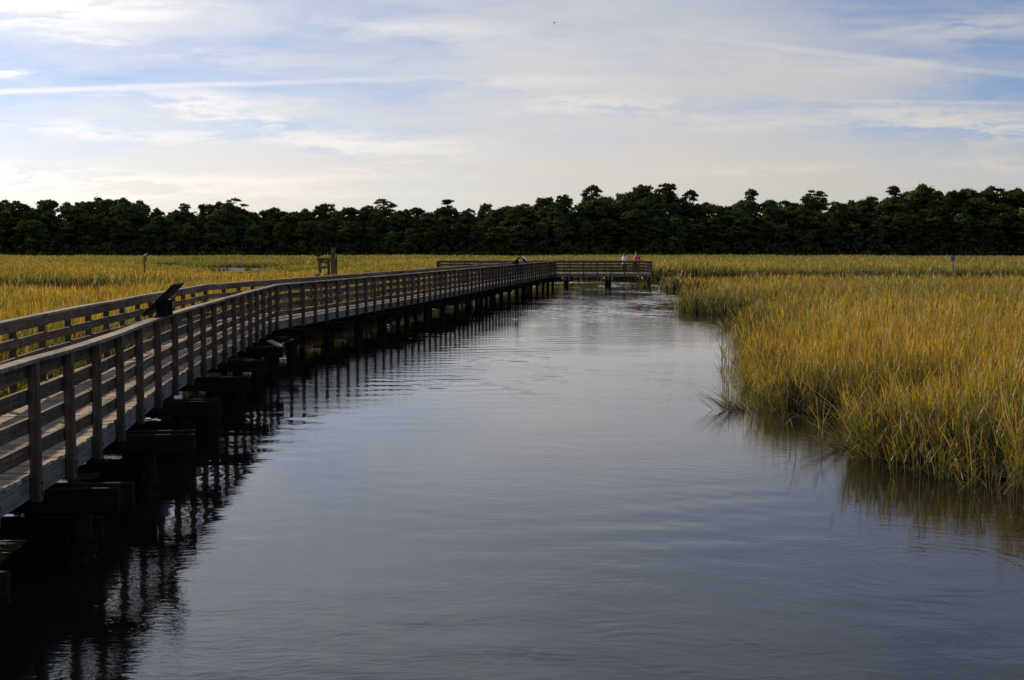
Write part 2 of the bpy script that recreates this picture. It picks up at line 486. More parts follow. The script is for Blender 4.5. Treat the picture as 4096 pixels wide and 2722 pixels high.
def water_mesh():
    """one sheet; the channel carries real ripples, the rest is flat"""
    ys = [7.0]
    while ys[-1] < 134: ys.append(ys[-1] + .034 + .00045 * ys[-1])
    ys = np.array(ys); xs = np.arange(-13, 17.01, .105)
    X, Y = np.meshgrid(xs, ys)
    rg = np.random.default_rng(3)
    Z = np.zeros_like(X)
    dx = .35 * (fbm(X * .35, Y * .35, 81) - .5); dy = .35 * (fbm(X * .35, Y * .35, 82) - .5)
    pa = np.clip((fbm(X * .22, Y * .10, 83) - .33) / .3, .12, 1.35)
    grp = [np.clip((fbm(X * .5 + 7 * g, Y * .3, 90 + g) - .3) / .35, .1, 1.2) for g in range(4)]
    n = 30
    for i in range(n):
        lam = .2 * (5.5 ** rg.random()); k = 2 * np.pi / lam
        th = rg.normal(np.pi / 2 - .2, .75)
        sl = .030 * math.sqrt(2 / n) * (1.25 if lam < .5 else .8)
        w_ = sl / k * np.sin(k * (np.cos(th) * (X + dx) + np.sin(th) * (Y + dy)) + rg.uniform(0, 6.28))
        Z += w_ * grp[i % 4] * (1 if lam > .34 else 1) * np.clip((lam - (.034 + .00045 * Y) * 3.2) / .08, 0, 1)
    Z *= pa * np.interp(Y, [7, 16, 40, 75, 134], [.42, .5, .9, 1.35, 1.5])
    ex = np.clip(np.minimum(X + 13, 17 - X) / 1.0, 0, 1); ey = np.clip(np.minimum(Y - 7, 133.5 - Y) / 1.0, 0, 1)
    Z *= ex * ey
    nr, nc = X.shape
    V = np.stack([X, Y, Z], -1).reshape(-1, 3)
    idx = np.arange(nr * nc).reshape(nr, nc)
    F = np.stack([idx[:-1, :-1], idx[:-1, 1:], idx[1:, 1:], idx[1:, :-1]], -1).reshape(-1, 4)
    x0, x1, y0, y1 = xs[0], xs[-1], ys[0], ys[-1]
    out = np.array([(-1500, -60), (1500, -60), (1500, 372), (-1500, 372), (x0, y0), (x1, y0), (x1, y1), (x0, y1)], float)
    b = len(V)
    V = np.concatenate([V, np.concatenate([out, np.zeros((8, 1))], 1)])
    F = np.concatenate([F, b + np.array([(0, 1, 5, 4), (1, 2, 6, 5), (2, 3, 7, 6), (3, 0, 4, 7)])]).astype(np.int32)
    me = bpy.data.meshes.new('water')
    me.vertices.add(len(V)); me.vertices.foreach_set('co', V.astype(np.float32).ravel())
    me.loops.add(F.size); me.loops.foreach_set('vertex_index', F.ravel())
    me.polygons.add(len(F)); me.polygons.foreach_set('loop_start', np.arange(len(F), dtype=np.int32) * 4)
    me.update(calc_edges=True)
    me.polygons.foreach_set('use_smooth', np.ones(len(F), dtype=bool))
    return link_mesh('water', me, None, m)


tag(water_mesh(), 'calm grey tidal creek with fine ripples between marsh and boardwalk', 'water', kind='structure')


# right bank of the channel: x of the water's edge against y
RB_Y = np.array([0, 8, 12, 14, 16.4, 17.2, 18, 18.8, 19.6, 20.3, 21.2, 22.4, 23.4, 24.2, 24.8, 26, 28, 30, 35, 42, 47, 50, 52.5, 55.5, 57.5, 59, 61, 64, 66.3, 67.6, 70, 76, 82, 86, 90, 95, 99, 102, 104])
RB_X = np.array([15, 11, 9.0, 7.5, 6.5, 6.15, 5.75, 5.3, 5.05, 5.2, 6.2, 6.4, 5.7, 4.85, 4.55, 4.75, 4.95, 5.2, 6.05, 7.3, 8.3, 8.75, 9.4, 10.6, 11.0, 10.6, 9.4, 8.75, 8.45, 8.5, 9.3, 11.6, 13.4, 13.6, 12.2, 11.6, 11.6, 12.6, 16])


def right_edge(y):
    y = np.asarray(y, float)
    rag = .9 * (fbm(y * .85, y * 0 + 2.2, 71) - .5) + .5 * (fbm(y * 2.9, y * 0 + 5.2, 72) - .5)
    return np.interp(y, RB_Y, RB_X) + np.interp(y, [22, 25, 45, 64], [.15, .5, .45, .1]) + rag * np.interp(y, [10, 17, 19, 25, 30, 60, 90], [.6, .6, .25, .25, .9, 1.3, 1.5])


# the walkway's right rail line
WR = [(-4.12, 2.0), (-4.22, 8.0), (-4.36, 11.0), (-4.52, 13.2), (-4.67, 14.7), (-4.84, 16.1), (-5.08, 17.85), (-5.3, 19.6), (-5.5, 21.7), (-5.72, 24.1), (-6.22, 30.1), (-6.75, 37.0), (-4.1, 54.5), (3.80, 111.0)]


def left_edge(y):
    ys = [p[1] for p in WR]; xs = [p[0] for p in WR]
    x = np.interp(y, ys, xs) - 2.75
    x = x + np.interp(y, [0, 34, 37, 60, 96, 111], [0, -.1, -.4, -.2, -.3, -6])
    return x


def creek(x, y):
    """true where the marsh is cut by open water"""
    c = np.zeros(x.shape, bool)
    wob = 3.4 * (fbm(x * .06, x * 0 + 3.1, 5) - .5) + 2.0 * (fbm(x * .35, y * .1, 6) - .5)
    # cross creek behind the right marsh and the platform
    c |= (x > -14) & (y > 103.5 + wob + np.interp(x, [-14, 10, 14, 60], [0, 0, 0, 3])) & (y < np.interp(x, [-14, -4, 8, 16, 24, 70], [114, 124, 131, 131, 125, 124]) + wob)
    # creek on the far left
    c |= (x < -20.5) & (y > 70 + wob) & (y < np.interp(x, [-60, -32, -20.5], [86, 84, 71.5]) + wob)
    # tidal pool and its hidden right arm
    a = x / np.maximum(y, 1) + .05 * (fbm(y * .05, x * .05, 8) - .5) + .02 * (fbm(y * .3, x * .3, 9) - .5)
    isl = fbm(x * .22, y * .05, 13) > .60
    c |= ~isl & (a > -.246) & (a < -.188) & (y > 127 + 4 * wob / 3) & (y < 214 + wob * 2)
    c |= (a >= -.188) & (a < -.14) & (y > 186 + wob * 2) & (y < 205 + wob)
    c |= (a > -.30) & (a < -.246) & (y > 192 + wob * 2) & (y < 208 + wob)
    # small dark gap on the right
    c |= (x > 27) & (x < 33.5) & (y > 78.5 + wob * .3) & (y < 84)
    return c


def grass_h(x, y):
    h = 1.46 + .5 * (fbm(x * .16, y * .10, 21) - .5) + .42 * (fbm(x * .6, y * .5, 22) - .5)
    a = x / np.maximum(y, 1)
    pool = np.exp(-((a + .215) / .075) ** 2) * np.clip((y - 96) / 16, 0, 1) * np.clip((300 - y) / 70, 0, 1)
    h = h + np.clip((y - 180) / 60, 0, 1) * .55 * (fbm(x * .035, y * .02, 23) - .5)
    h = h - .78 * pool
    # shorter plants in front of the side creeks, tall ones along their far banks
    h = h - .62 * ((x > 13) & (y < 106)) * np.clip((y - 84) / 14, 0, 1)
    h = h - .48 * ((x < -19) & (y < 73)) * np.clip((y - 56) / 10, 0, 1)
    h = h + .16 * bank_zone(x, y)
    return h


def bank_zone(x, y):
    """the tall green plants that line the far banks of the side creeks"""
    b1 = np.exp(-((y - 129.0 - np.interp(x, [8, 16, 24, 70], [5, 5, 0, -1])) / 6.0) ** 2) * (x > 6)
    b2 = np.exp(-((y - np.interp(x, [-60, -32, -20.5], [90, 88, 76])) / 5.0) ** 2) * (x < -18) * (y > 70)
    a = x / np.maximum(y, 1)
    b3 = np.exp(-((y - 219) / 9.0) ** 2) * ((a > -.31) & (a < -.13))
    b4 = np.exp(-((y - 86) / 2.5) ** 2) * ((x > 25) & (x < 35))
    return np.clip(b1 + b2 + b3 + b4, 0, 1)


def marsh_side(x, y):
    """-1 left marsh, 1 right marsh, 2 far marsh, 0 water"""
    s = np.zeros(x.shape, int)
    far = (y > 128)
    s[(x > right_edge(y)) & (y < 112) & (y > 6) & (x > 0)] = 1
    s[(x < left_edge(y)) & (y <= 128) & (x < 30)] = -1
    s[(y > 103) & (x > 10) & (y <= 128)] = 1
    s[far] = 2
    s[creek(x, y)] = 0
    return s


# palette (linear): weathered base darkened to paint shade between stems, green blade, gold tip, straw, rust
def blade_colours(n, x, y, kind):
    q = fbm(x * .11, y * .07, 31) * .6 + fbm(x * .9, y * .6, 33) * .4
    q = np.clip((q - .40) / .29 + RNG.normal(0, .24, n) * np.interp(y, [90, 180], [1, .45]), 0, 1)[:, None]
    q = q * (1 - .85 * bank_zone(x, y)[:, None])  # darker green here also paints the shaded faces of the far banks
    green = np.array([.125, .145, .022]); gold = np.array([.56, .375, .040])
    fr = np.clip((y - 90) / 130, 0, 1)[:, None]
    gold = gold * (1 - fr) + np.array([.30, .215, .075]) * fr
    top = green * (1 - q) + gold * q
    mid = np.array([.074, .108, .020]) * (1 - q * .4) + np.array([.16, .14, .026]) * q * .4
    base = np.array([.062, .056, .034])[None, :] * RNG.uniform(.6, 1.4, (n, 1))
    r = RNG.random(n)
    fq = np.clip((y - 100) / 100, 0, 1)
    straw = (r < .12 - .09 * fq)[:, None]; rust = ((r > .12) & (r < .25 - .10 * fq))[:, None]
    top = np.where(straw, np.array([.34, .28, .15]), np.where(rust, np.array([.2, .095, .03]), top))
    mid = np.where(straw, np.array([.26, .22, .13]), np.where(rust, np.array([.13, .075, .03]), mid))
    j = RNG.uniform(.7, 1.3, (n, 1))
    return base, mid * j, top * j


class Blades:
    def __init__(self): self.V, self.F, self.C, self.nv = [], [], [], 0

    def add(self, p0, up, length, lean, width, nseg, c0, c1, c2, tip=.12, t0=None, t1=None):
        """strips: p0 (n,3) start, up (n,3) unit start direction, lean (n,3) added with t squared"""
        n = len(p0)
        if n == 0: return
        a = RNG.uniform(0, 2 * np.pi, n)
        sd = np.stack([np.cos(a), np.sin(a), np.zeros(n)], 1)
        rings = []
        cols = []
        t0 = np.zeros(n) if t0 is None else t0; t1 = np.ones(n) if t1 is None else t1
        for i in range(nseg + 1):
            t = i / nseg
            c = p0 + up * (length * t)[:, None] + lean * (t * t)
            wd = (width * (1 - (1 - tip) * t ** 1.3) * .5)[:, None]
            rings.append(np.stack([c - sd * wd, c + sd * wd], 1))
            tt = (t0 + (t1 - t0) * t)[:, None]
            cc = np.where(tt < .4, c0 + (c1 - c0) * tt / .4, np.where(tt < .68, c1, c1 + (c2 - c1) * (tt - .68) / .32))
            cols.append(np.stack([cc, cc], 1))
        V = np.stack(rings, 1).reshape(n, -1, 3)
        C = np.stack(cols, 1).reshape(n, -1, 3)
        k = 2 * (nseg + 1)
        base = self.nv + np.arange(n)[:, None] * k
        for i in range(nseg):
            q = np.array([2 * i, 2 * i + 1, 2 * i + 3, 2 * i + 2])
            self.F.append((base + q).astype(np.int32))
        self.V.append(V.reshape(-1, 3)); self.C.append(C.reshape(-1, 3))
        self.nv += n * k

    def build(self, name, mat):
        V = np.concatenate(self.V).astype(np.float32); C = np.concatenate(self.C).astype(np.float32)
        F = np.concatenate(self.F)
        me = bpy.data.meshes.new(name)
        me.vertices.add(len(V)); me.vertices.foreach_set('co', V.ravel())
        me.loops.add(F.size); me.loops.foreach_set('vertex_index', F.ravel())
        me.polygons.add(len(F)); me.polygons.foreach_set('loop_start', np.arange(len(F), dtype=np.int32) * 4)
        me.update(calc_edges=True)
        at = me.color_attributes.new('Col', 'FLOAT_COLOR', 'POINT')
        at.data.foreach_set('color', np.concatenate([C, np.ones((len(C), 1), np.float32)], 1).ravel())
        return link_mesh(name, me, None, mat)


gm, nt = new_mat('marsh_grass_blades')
at = N(nt, 'ShaderNodeAttribute'); at.attribute_name = 'Col'
df = N(nt, 'ShaderNodeBsdfDiffuse'); tr = N(nt, 'ShaderNodeBsdfTranslucent')
link(nt, at.outputs['Color'], df.inputs[0])
hs = N(nt, 'ShaderNodeHueSaturation'); hs.inputs['Saturation'].default_value = 1.12; hs.inputs['Value'].default_value = 1.3
link(nt, at.outputs['Color'], hs.inputs['Color']); link(nt, hs.outputs[0], tr.inputs[0])
mx = N(nt, 'ShaderNodeMixShader'); mx.inputs[0].default_value = .42
link(nt, df.outputs[0], mx.inputs[1]); link(nt, tr.outputs[0], mx.inputs[2])
gl = N(nt, 'ShaderNodeBsdfGlossy'); gl.inputs['Roughness'].default_value = .45
mx2 = N(nt, 'ShaderNodeMixShader'); mx2.inputs[0].default_value = .035
link(nt, mx.outputs[0], mx2.inputs[1]); link(nt, gl.outputs[0], mx2.inputs[2])
om = N(nt, 'ShaderNodeOutputMaterial'); link(nt, mx2.outputs[0], om.inputs[0])


def unit(a): return a / np.linalg.norm(a, axis=1, keepdims=True)


def scatter(side, y0, y1, xlim, dens):
    """points of one marsh between two distances"""
    x0, x1 = xlim
    dens = dens * 1.15
    n = int((x1 - x0) * (y1 - y0) * dens)
    x = RNG.uniform(x0, x1, n); y = RNG.uniform(y0, y1, n)
    lim = y * .40 * 1.16 + 5
    k = (np.abs(x) < lim)
    x, y = x[k], y[k]
    k = marsh_side(x, y) == side
    x, y = x[k], y[k]
    k = RNG.random(len(x)) < np.clip(3.2 * (fbm(x * 1.5, y * 1.5, 51) - .28), .05, 1)   # clumping
    return x[k], y[k]


def grow(B, side, y0, y1, xlim, dens, leaves, wid, segs):
    x, y = scatter(side, y0, y1, xlim, dens)
    n = len(x)
    if n == 0: return
    # distance to the water's edge (near banks): edge plants are shorter and lean out
    if side == 1: e = x - right_edge(y)
    elif side == -1: e = left_edge(y) - x
    else: e = np.full(n, 9.0)
    ed = np.clip(1 - e / 2.0, 0, 1)
    h = grass_h(x, y) * (.70 + .44 * RNG.random(n) ** .8) * (1 - ed * (.12 + .5 * RNG.random(n)))
    la = RNG.uniform(0, 2 * np.pi, n); lm = np.abs(RNG.normal(.0, .15, n)) * h * np.where(RNG.random(n) < .12, 3.0, 1.0)
    lean = np.stack([np.cos(la) * lm + .16 * h * (fbm(x * .25, y * .25, 61) - .42), np.sin(la) * lm, -0.2 * lm], 1)
    out = -1.0 if side == 1 else 1.0
    lean[:, 0] += out * ed * h * RNG.uniform(0, .55, n)
    lean[:, 2] -= ed * h * RNG.uniform(0, .2, n)
    p0 = np.stack([x, y, np.full(n, -.08)], 1)
    up = np.tile(np.array([[0, 0, 1.0]]), (n, 1))
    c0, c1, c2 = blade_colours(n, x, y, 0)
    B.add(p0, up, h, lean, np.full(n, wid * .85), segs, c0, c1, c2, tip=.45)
    if wid < .05:      # seed heads
        k = RNG.random(n) < .30
        m_ = int(k.sum()); hk = h[k]
        q0 = p0[k] + up[k] * (hk * .93)[:, None] + lean[k] * .87
        sc = np.array([.44, .28, .075]) * RNG.uniform(.55, 1.15, (m_, 1)) * np.where(RNG.random((m_, 1)) < .3, np.array([[.62, .45, .5]]), np.array([[1, 1, 1.0]]))
        d = unit(np.stack([lean[k][:, 0] * .9 / hk, lean[k][:, 1] * .9 / hk, np.ones(m_)], 1))
        B.add(q0, d, RNG.uniform(.16, .3, m_), np.zeros((m_, 3)), np.full(m_, wid * 1.35), 2, sc * .8, sc, sc, tip=.15)
    for k in range(leaves):
        f = RNG.uniform(.12, .8, n) if leaves > 2 else RNG.uniform(0, .5, n)
        q0 = p0 + up * (h * f)[:, None] + lean * (f * f)[:, None]
        a = RNG.uniform(0, 2 * np.pi, n)
        tilt = RNG.uniform(.06, .50, n) * (1.25 - .95 * f)
        d = unit(np.stack([np.cos(a) * tilt, np.sin(a) * tilt, np.ones(n)], 1))
        L = RNG.uniform(.26, .55, n) * (.6 + .5 * h)
        L = np.minimum(L, (1.18 * h - h * f).clip(.15))
        dr = RNG.uniform(0, .35, n) * L
        ln = np.stack([np.cos(a) * dr, np.sin(a) * dr, -dr * .7], 1)
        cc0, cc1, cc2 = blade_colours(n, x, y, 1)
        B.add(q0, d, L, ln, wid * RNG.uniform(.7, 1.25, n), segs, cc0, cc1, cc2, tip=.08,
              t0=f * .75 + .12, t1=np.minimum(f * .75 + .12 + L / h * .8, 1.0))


def shade_thatch(B, side, y0, y1, xlim, dens, wid, back=1.5):
    """dead brown stalks packed along the water's edge"""
    x, y = scatter(side, y0, y1, xlim, dens)
    sx = -1.0 if side == 1 else (1.0 if side == -1 else 0.0)
    k = (marsh_side(x, y - back) == 0) | (marsh_side(x + sx * back * .7, y) == 0)
    x, y = x[k], y[k]; n = len(x)
    if n == 0: return
    h = grass_h(x, y) * RNG.uniform(.25, .72 if side == 1 else .85, n)
    a = RNG.uniform(0, 2 * np.pi, n); tl = RNG.uniform(0, .45, n)
    d = unit(np.stack([np.cos(a) * tl, np.sin(a) * tl, np.ones(n)], 1))
    c = np.array([.038, .032, .018]) * RNG.uniform(.5, 1.6, (n, 1)) + np.where((RNG.random(n) < .12)[:, None], np.array([.10, .085, .05]), 0)  # very dark brown puts the bank's shade into the stalk colour
    B.add(np.stack([x, y, np.full(n, -.05)], 1), d, h, np.zeros((n, 3)), np.full(n, wid), 1, c, c, c, tip=.5)


# right bank
B = Blades()
grow(B, 1, 9, 36, (4, 24), 95, 5, .0125, 3)
grow(B, 1, 36, 70, (7, 38), 42, 4, .022, 2)
grow(B, 1, 70, 128, (8, 66), 13, 3, .045, 2)
shade_thatch(B, 1, 9, 36, (4, 24), 420, .013)
shade_thatch(B, 1, 36, 70, (7, 38), 150, .03)
shade_thatch(B, 1, 70, 128, (8, 66), 60, .07, 2.5)
# stalks that have fallen outwards along the right bank, and wrack on the water
def fallen(y0, y1, n, reach):
    y = RNG.uniform(y0, y1, n); x = right_edge(y) + RNG.normal(.15, .3, n)
    L = RNG.uniform(.5, 1.25, n)
    a = RNG.normal(np.pi, .8, n); tl = RNG.uniform(.8, 3.2, n)
    d = unit(np.stack([np.cos(a) * tl, np.sin(a) * tl, np.ones(n)], 1))
    c = np.where((RNG.random(n) < .4)[:, None], np.array([.3, .25, .16]), np.array([.11, .1, .065]))
    dr = L * RNG.uniform(0, .25, n)
    B.add(np.stack([x, y, np.full(n, -.03)], 1), d, L, np.stack([np.cos(a) * dr, np.sin(a) * dr, -dr * .5], 1), np.full(n, .011), 3, c, c, c, tip=.25)
    m = n // 2
    y = RNG.uniform(y0, y1, m); x = right_edge(y) - np.abs(RNG.normal(0, .4, m)) + .1
    a = RNG.normal(np.pi, .5, m); L = RNG.uniform(.25, .9, m)
    d = unit(np.stack([np.cos(a), np.sin(a), np.full(m, .02)], 1))
    c = np.where((RNG.random(m) < .3)[:, None], np.array([.28, .23, .15]), np.array([.05, .045, .03]))
    B.add(np.stack([x, y, np.full(m, .012)], 1), d, L, np.zeros((m, 3)), np.full(m, .013), 2, c, c, c, tip=.4)
fallen(14.5, 26, 190, 1.0)
fallen(26, 52, 160, 1.0)
# straggling plants that stand out in the water in front of the bank
def stragglers(n, y0, y1, wid):
    y = RNG.uniform(y0, y1, n); x = right_edge(y) - np.abs(RNG.normal(0, .38, n)) * (fbm(y * 1.4, y * 0, 77) > .45)
    h = RNG.uniform(.35, 1.0, n); a = RNG.normal(np.pi, 1.0, n); lm = h * np.abs(RNG.normal(0, .35, n))
    lean = np.stack([np.cos(a) * lm, np.sin(a) * lm, -.4 * lm], 1); up = np.tile(np.array([[0, 0, 1.0]]), (n, 1))
    p0 = np.stack([x, y, np.full(n, -.05)], 1)
    c0, c1, c2 = blade_colours(n, x, y, 0)
    B.add(p0, up, h, lean, np.full(n, wid), 3, c0, c1, c2, tip=.4)
    for k in range(3):
        f = RNG.uniform(.15, .85, n); a = RNG.uniform(0, 6.283, n); tl = RNG.uniform(.2, .9, n)
        d = unit(np.stack([np.cos(a) * tl, np.sin(a) * tl, np.ones(n)], 1)); L = RNG.uniform(.2, .42, n); dr = L * RNG.uniform(0, .5, n)
        c0, c1, c2 = blade_colours(n, x, y, 0)
        B.add(p0 + up * (h * f)[:, None] + lean * (f * f)[:, None], d, L, np.stack([np.cos(a) * dr, np.sin(a) * dr, -dr], 1), np.full(n, wid), 3, c0, c1, c2, tip=.1, t0=f, t1=np.ones(n))
stragglers(200, 14, 19.6, .011)
stragglers(70, 19.6, 23.6, .011)
stragglers(300, 23.6, 32, .011)
stragglers(420, 30, 68, .018)
# a spray of stalks lying out over the water at the point
def spray(cx, cy, n, az, sp, l0, l1, tl0, tl1):
    a = RNG.normal(az, sp, n); L = RNG.uniform(l0, l1, n); tl = RNG.uniform(tl0, tl1, n)
    d = unit(np.stack([np.cos(a) * tl, np.sin(a) * tl, np.ones(n)], 1))
    dr = L * RNG.uniform(-.1, .3, n)
    c0_, c1_, c2_ = blade_colours(n, np.full(n, cx), np.full(n, cy), 1)
    B.add(np.stack([cx + RNG.normal(0, .12, n), cy + RNG.normal(0, .12, n), np.full(n, -.02)], 1), d, L,
          np.stack([np.cos(a) * dr, np.sin(a) * dr, np.zeros(n)], 1), np.full(n, .017), 3, c0_ * .6, c1_ * .6, c2_ * .7, tip=.1)
spray(4.45, 24.9, 60, math.pi, .35, .5, 1.1, .9, 3.5)
spray(4.15, 24.9, 14, math.pi * .9, .5, .3, .7, .3, 1.5)
spray(5.2, 20.0, 34, math.pi * .95, .35, .5, 1.1, 1.0, 2.6)
spray(5.5, 19.0, 36, math.pi * 1.1, .5, .4, .9, .6, 3.0)
spray(8.6, 50.2, 60, math.pi * 1.0, .4, .5, 1.2, .8, 3.5)
spray(8.4, 67.2, 40, math.pi * 1.0, .4, .5, 1.2, .8, 2.5)
spray(6.0, 14.4, 9, math.pi * 1.1, .6, .4, .9, .2, 3.0)
spray(6.3, 13.2, 5, math.pi * 1.1, .6, .3, .8, .2, 3.0)
spray(6.6, 15.6, 26, math.pi * 1.15, .7, .4, 1.0, .3, 3.0)
tag(B.build('marsh_grass', gm), 'tall golden green marsh grass on the bank right of the channel', 'marsh grass', kind='stuff')

B = Blades()
grow(B, -1, 12, 38, (-22, -6), 105, 5, .013, 3)
grow(B, -1, 38, 70, (-38, -5), 40, 4, .023, 2)
grow(B, -1, 70, 128, (-66, 12), 13, 3, .047, 2)
shade_thatch(B, -1, 8, 38, (-22, -6), 480, .018, 2.2)
shade_thatch(B, -1, 38, 70, (-38, -5), 300, .04, 2.4)
shade_thatch(B, -1, 70, 128, (-66, 12), 110, .08, 3.2)
tag(B.build('marsh_grass', gm), 'sunlit marsh grass behind the boardwalk, left of the channel', 'marsh grass', kind='stuff')

B = Blades()
grow(B, 2, 128, 175, (-88, 88), 8.0, 3, .075, 1)
grow(B, 2, 175, 260, (-130, 130), 3.6, 3, .12, 1)
grow(B, 2, 260, 374, (-182, 182), 2.0, 3, .18, 1)
shade_thatch(B, 2, 128, 240, (-88, 88), 14, .16, 3.5)
tag(B.build('marsh_grass', gm), 'flat distant marsh grass stretching to the foot of the wood', 'marsh grass', kind='stuff')


# marsh soil just above the water, following the banks
def soil():
    verts, faces = [], []
    def strip(pts_in, pts_out, z=.03):
        b = len(verts)
        for a, c in zip(pts_in, pts_out):
            verts.append((a[0], a[1], z)); verts.append((c[0], c[1], z))
        for i in range(len(pts_in) - 1):
            faces.append((b + 2 * i, b + 2 * i + 1, b + 2 * i + 3, b + 2 * i + 2))
    ys = np.linspace(9, 101, 185)
    strip([(float(right_edge(np.array([y]))[0]) + .45, y) for y in ys], [(120, y) for y in ys])
    ys = np.linspace(5, 69, 129)
    strip([(-140, y) for y in ys], [(float(left_edge(np.array([y]))[0]) - .4, y) for y in ys])
    ys = np.linspace(88, 102, 30)
    strip([(-140, y) for y in ys], [(float(left_edge(np.array([y]))[0]) - .4, y) for y in ys])
    ys = np.linspace(69, 88, 40)
    strip([(-19, y) for y in ys], [(float(left_edge(np.array([y]))[0]) - .4, y) for y in ys])
    strip([(-400, y) for y in (218, 380)], [(400, y) for y in (218, 380)])
    strip([(-8, y) for y in (136, 217.9)], [(400, y) for y in (136, 217.9)])
    me = bpy.data.meshes.new('marsh_ground')
    me.from_pydata(verts, [], faces)
    return link_mesh('marsh_ground', me, None, mud)
tag(soil(), 'dark mud under the marsh grass', 'mud', kind='structure')
leaf_litter = plain('forest_litter', (.05, .04, .025), .9, .1, var=.4, scale=.3)
me = bpy.data.meshes.new('forest_floor')
me.from_pydata([(x_, y_, z_) for (y_, z_) in ((371, .25), (418, .6), (436, 8.5), (520, 9.0), (1600, 9.0)) for x_ in (-900, 900)], [], [(2 * i, 2 * i + 1, 2 * i + 3, 2 * i + 2) for i in range(4)])  # unseen rise added behind the trees to block sky through low gaps
tag(link_mesh('forest_floor', me, None, leaf_litter), 'forest floor under the far trees, with an added rise behind that blocks sky gaps', 'forest floor', kind='structure')


# ------------------------------------------------------------------ boardwalk
DECK = 1.04            # deck top above the water
CAPZ = 2.11            # top of the rail cap
HALF = 1.03            # half the distance between the two rail lines


def polyline_resample(pts, step):
    out = [Vector((*pts[0], 0))]
    rest = step
    for a, b in zip(pts[:-1], pts[1:]):
        a, b = Vector((*a, 0)), Vector((*b, 0)); L = (b - a).length; t = 0
        while L - t >= rest - 1e-6:
            t += rest; out.append(a + (b - a) * (t / L)); rest = step
        rest -= (L - t)
    return out


def offset_line(pts, off):
    out = []
    for i, p in enumerate(pts):
        a = pts[max(i - 1, 0)]; b = pts[min(i + 1, len(pts) - 1)]
        if 0 < i < len(pts) - 1:
            d1 = (p - a).normalized(); d2 = (b - p).normalized()
            n1 = Vector((d1.y, -d1.x, 0)); n2 = Vector((d2.y, -d2.x, 0))
            n = (n1 + n2); n = n / max(n.length_squared / 2, .2)
        else:
            d = (b - a).normalized(); n = Vector((d.y, -d.x, 0))
        out.append(p + n * off)
    return out


i_b = [i for i, p in enumerate(WR) if p[1] == 37.0][0]
near_pts = WR[:i_b + 1]; far_pts = WR[i_b:]
# posts of the right rail, unevenly spaced along the near stretch
NEAR_Y = [2.2, 3.4, 4.6, 5.8, 7.0, 8.2, 9.45, 10.67, 11.88, 13.08, 14.3, 15.7, 17.25, 18.95, 20.6, 22.2, 23.7, 25.1, 26.55, 28.05, 29.5, 30.9, 32.25, 33.65, 35.2]
def arc(pts):
    return sum((Vector((*b, 0)) - Vector((*a, 0))).length for a, b in zip(pts[:-1], pts[1:]))
n2 = 61; s2 = arc(far_pts) / n2
pr = [Vector((float(np.interp(y, [p[1] for p in WR], [p[0] for p in WR])), y, 0)) for y in NEAR_Y] + polyline_resample(far_pts, s2 * .99999)[:n2]
pr.append(Vector((*WR[-1], 0)))
pl = offset_line(pr, -2 * HALF)
NP = len(pr)


def jit(a): return random.uniform(-a, a)


board_walk = empty('boardwalk', (-5.2, 12, 0))
inv = Matrix.Translation((5.2, -12, 0))
tag(board_walk, 'long weathered timber boardwalk on piles, railed on both sides, running out across the marsh', 'boardwalk')


def wpart(mb, name, mats, parent):
    o = mb.build(name, mats, parent)
    # the mesh is in world coordinates: shift it into the parent's space
    o.data.transform(Matrix.Translation(-board_walk.location)) if parent.get('in_walk') or parent == board_walk else None
    return o


def mesh_walk(mb, name, mats, parent, off):
    me = mb.mesh(name, mats); me.transform(Matrix.Translation(-off))
    return link_mesh(name, me, parent)


OFF = Vector(board_walk.location)
# deck: planks across
deck = MB()
for k in range(NP - 1):
    a0, a1, b0, b1 = pl[k], pl[k + 1], pr[k], pr[k + 1]
    n = max(6, round(((a1 - a0).length + (b1 - b0).length) / 2 / .148))
    for j in range(n):
        t = (j + .5) / n
        pa = a0.lerp(a1, t); pb = b0.lerp(b1, t)
        d = (pb - pa).normalized()
        pa = pa + d * (.06 + jit(.012)); pb = pb - d * (.055 + jit(.014))
        z = DECK - .019 + jit(.003)
        wdt = ((a1 - a0).length + (b1 - b0).length) / 2 / n - .009
        deck.beam((pa.x, pa.y, z + jit(.003)), (pb.x, pb.y, z + jit(.003)), wdt, .038)
mesh_walk(deck, 'deck', M['deck'], board_walk, OFF)

# fascia boards (outer stringers) and inner stringers
for line, sgn in ((pr, -1), (pl, 1)):
    fm = MB()
    ln = offset_line(line, sgn * .075)
    step = 3
    for k in range(0, NP - 1, step):
        k2 = min(k + step, NP - 1)
        for q in range(k, k2):
            z = DECK - .04 - .1 + jit(.002)
            fm.beam((*ln[q].xy, z), (*ln[q + 1].xy, z), .045, .195)
    mesh_walk(fm, 'fascia_board', M['fascia'], board_walk, OFF)
st = MB()
for off in (.55, 1.03, 1.5):
    ln = offset_line(pr, -off)
    for k in range(NP - 1):
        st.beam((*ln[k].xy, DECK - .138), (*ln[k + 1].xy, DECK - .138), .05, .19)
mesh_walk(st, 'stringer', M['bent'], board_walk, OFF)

# railings
ROWS = [(2.00 - 1.04, .14), (.71, .137), (.455, .137), (.2, .132)]   # board centre above deck, height


def post_mesh(side):
    """side: +1 bolt on +x face"""
    mb = MB()
    mb.beam((0, 0, -.265), (0, 0, CAPZ - .04 - DECK), .093, .093, up=(0, 1, 0), bev=.008)
    for z in (-.09, -.18):
        mb.tube([(side * .05, 0, z), (side * .066, 0, z)], .018, 6, mi=1)
    return mb.mesh('post', [M['post'], M['rust']])


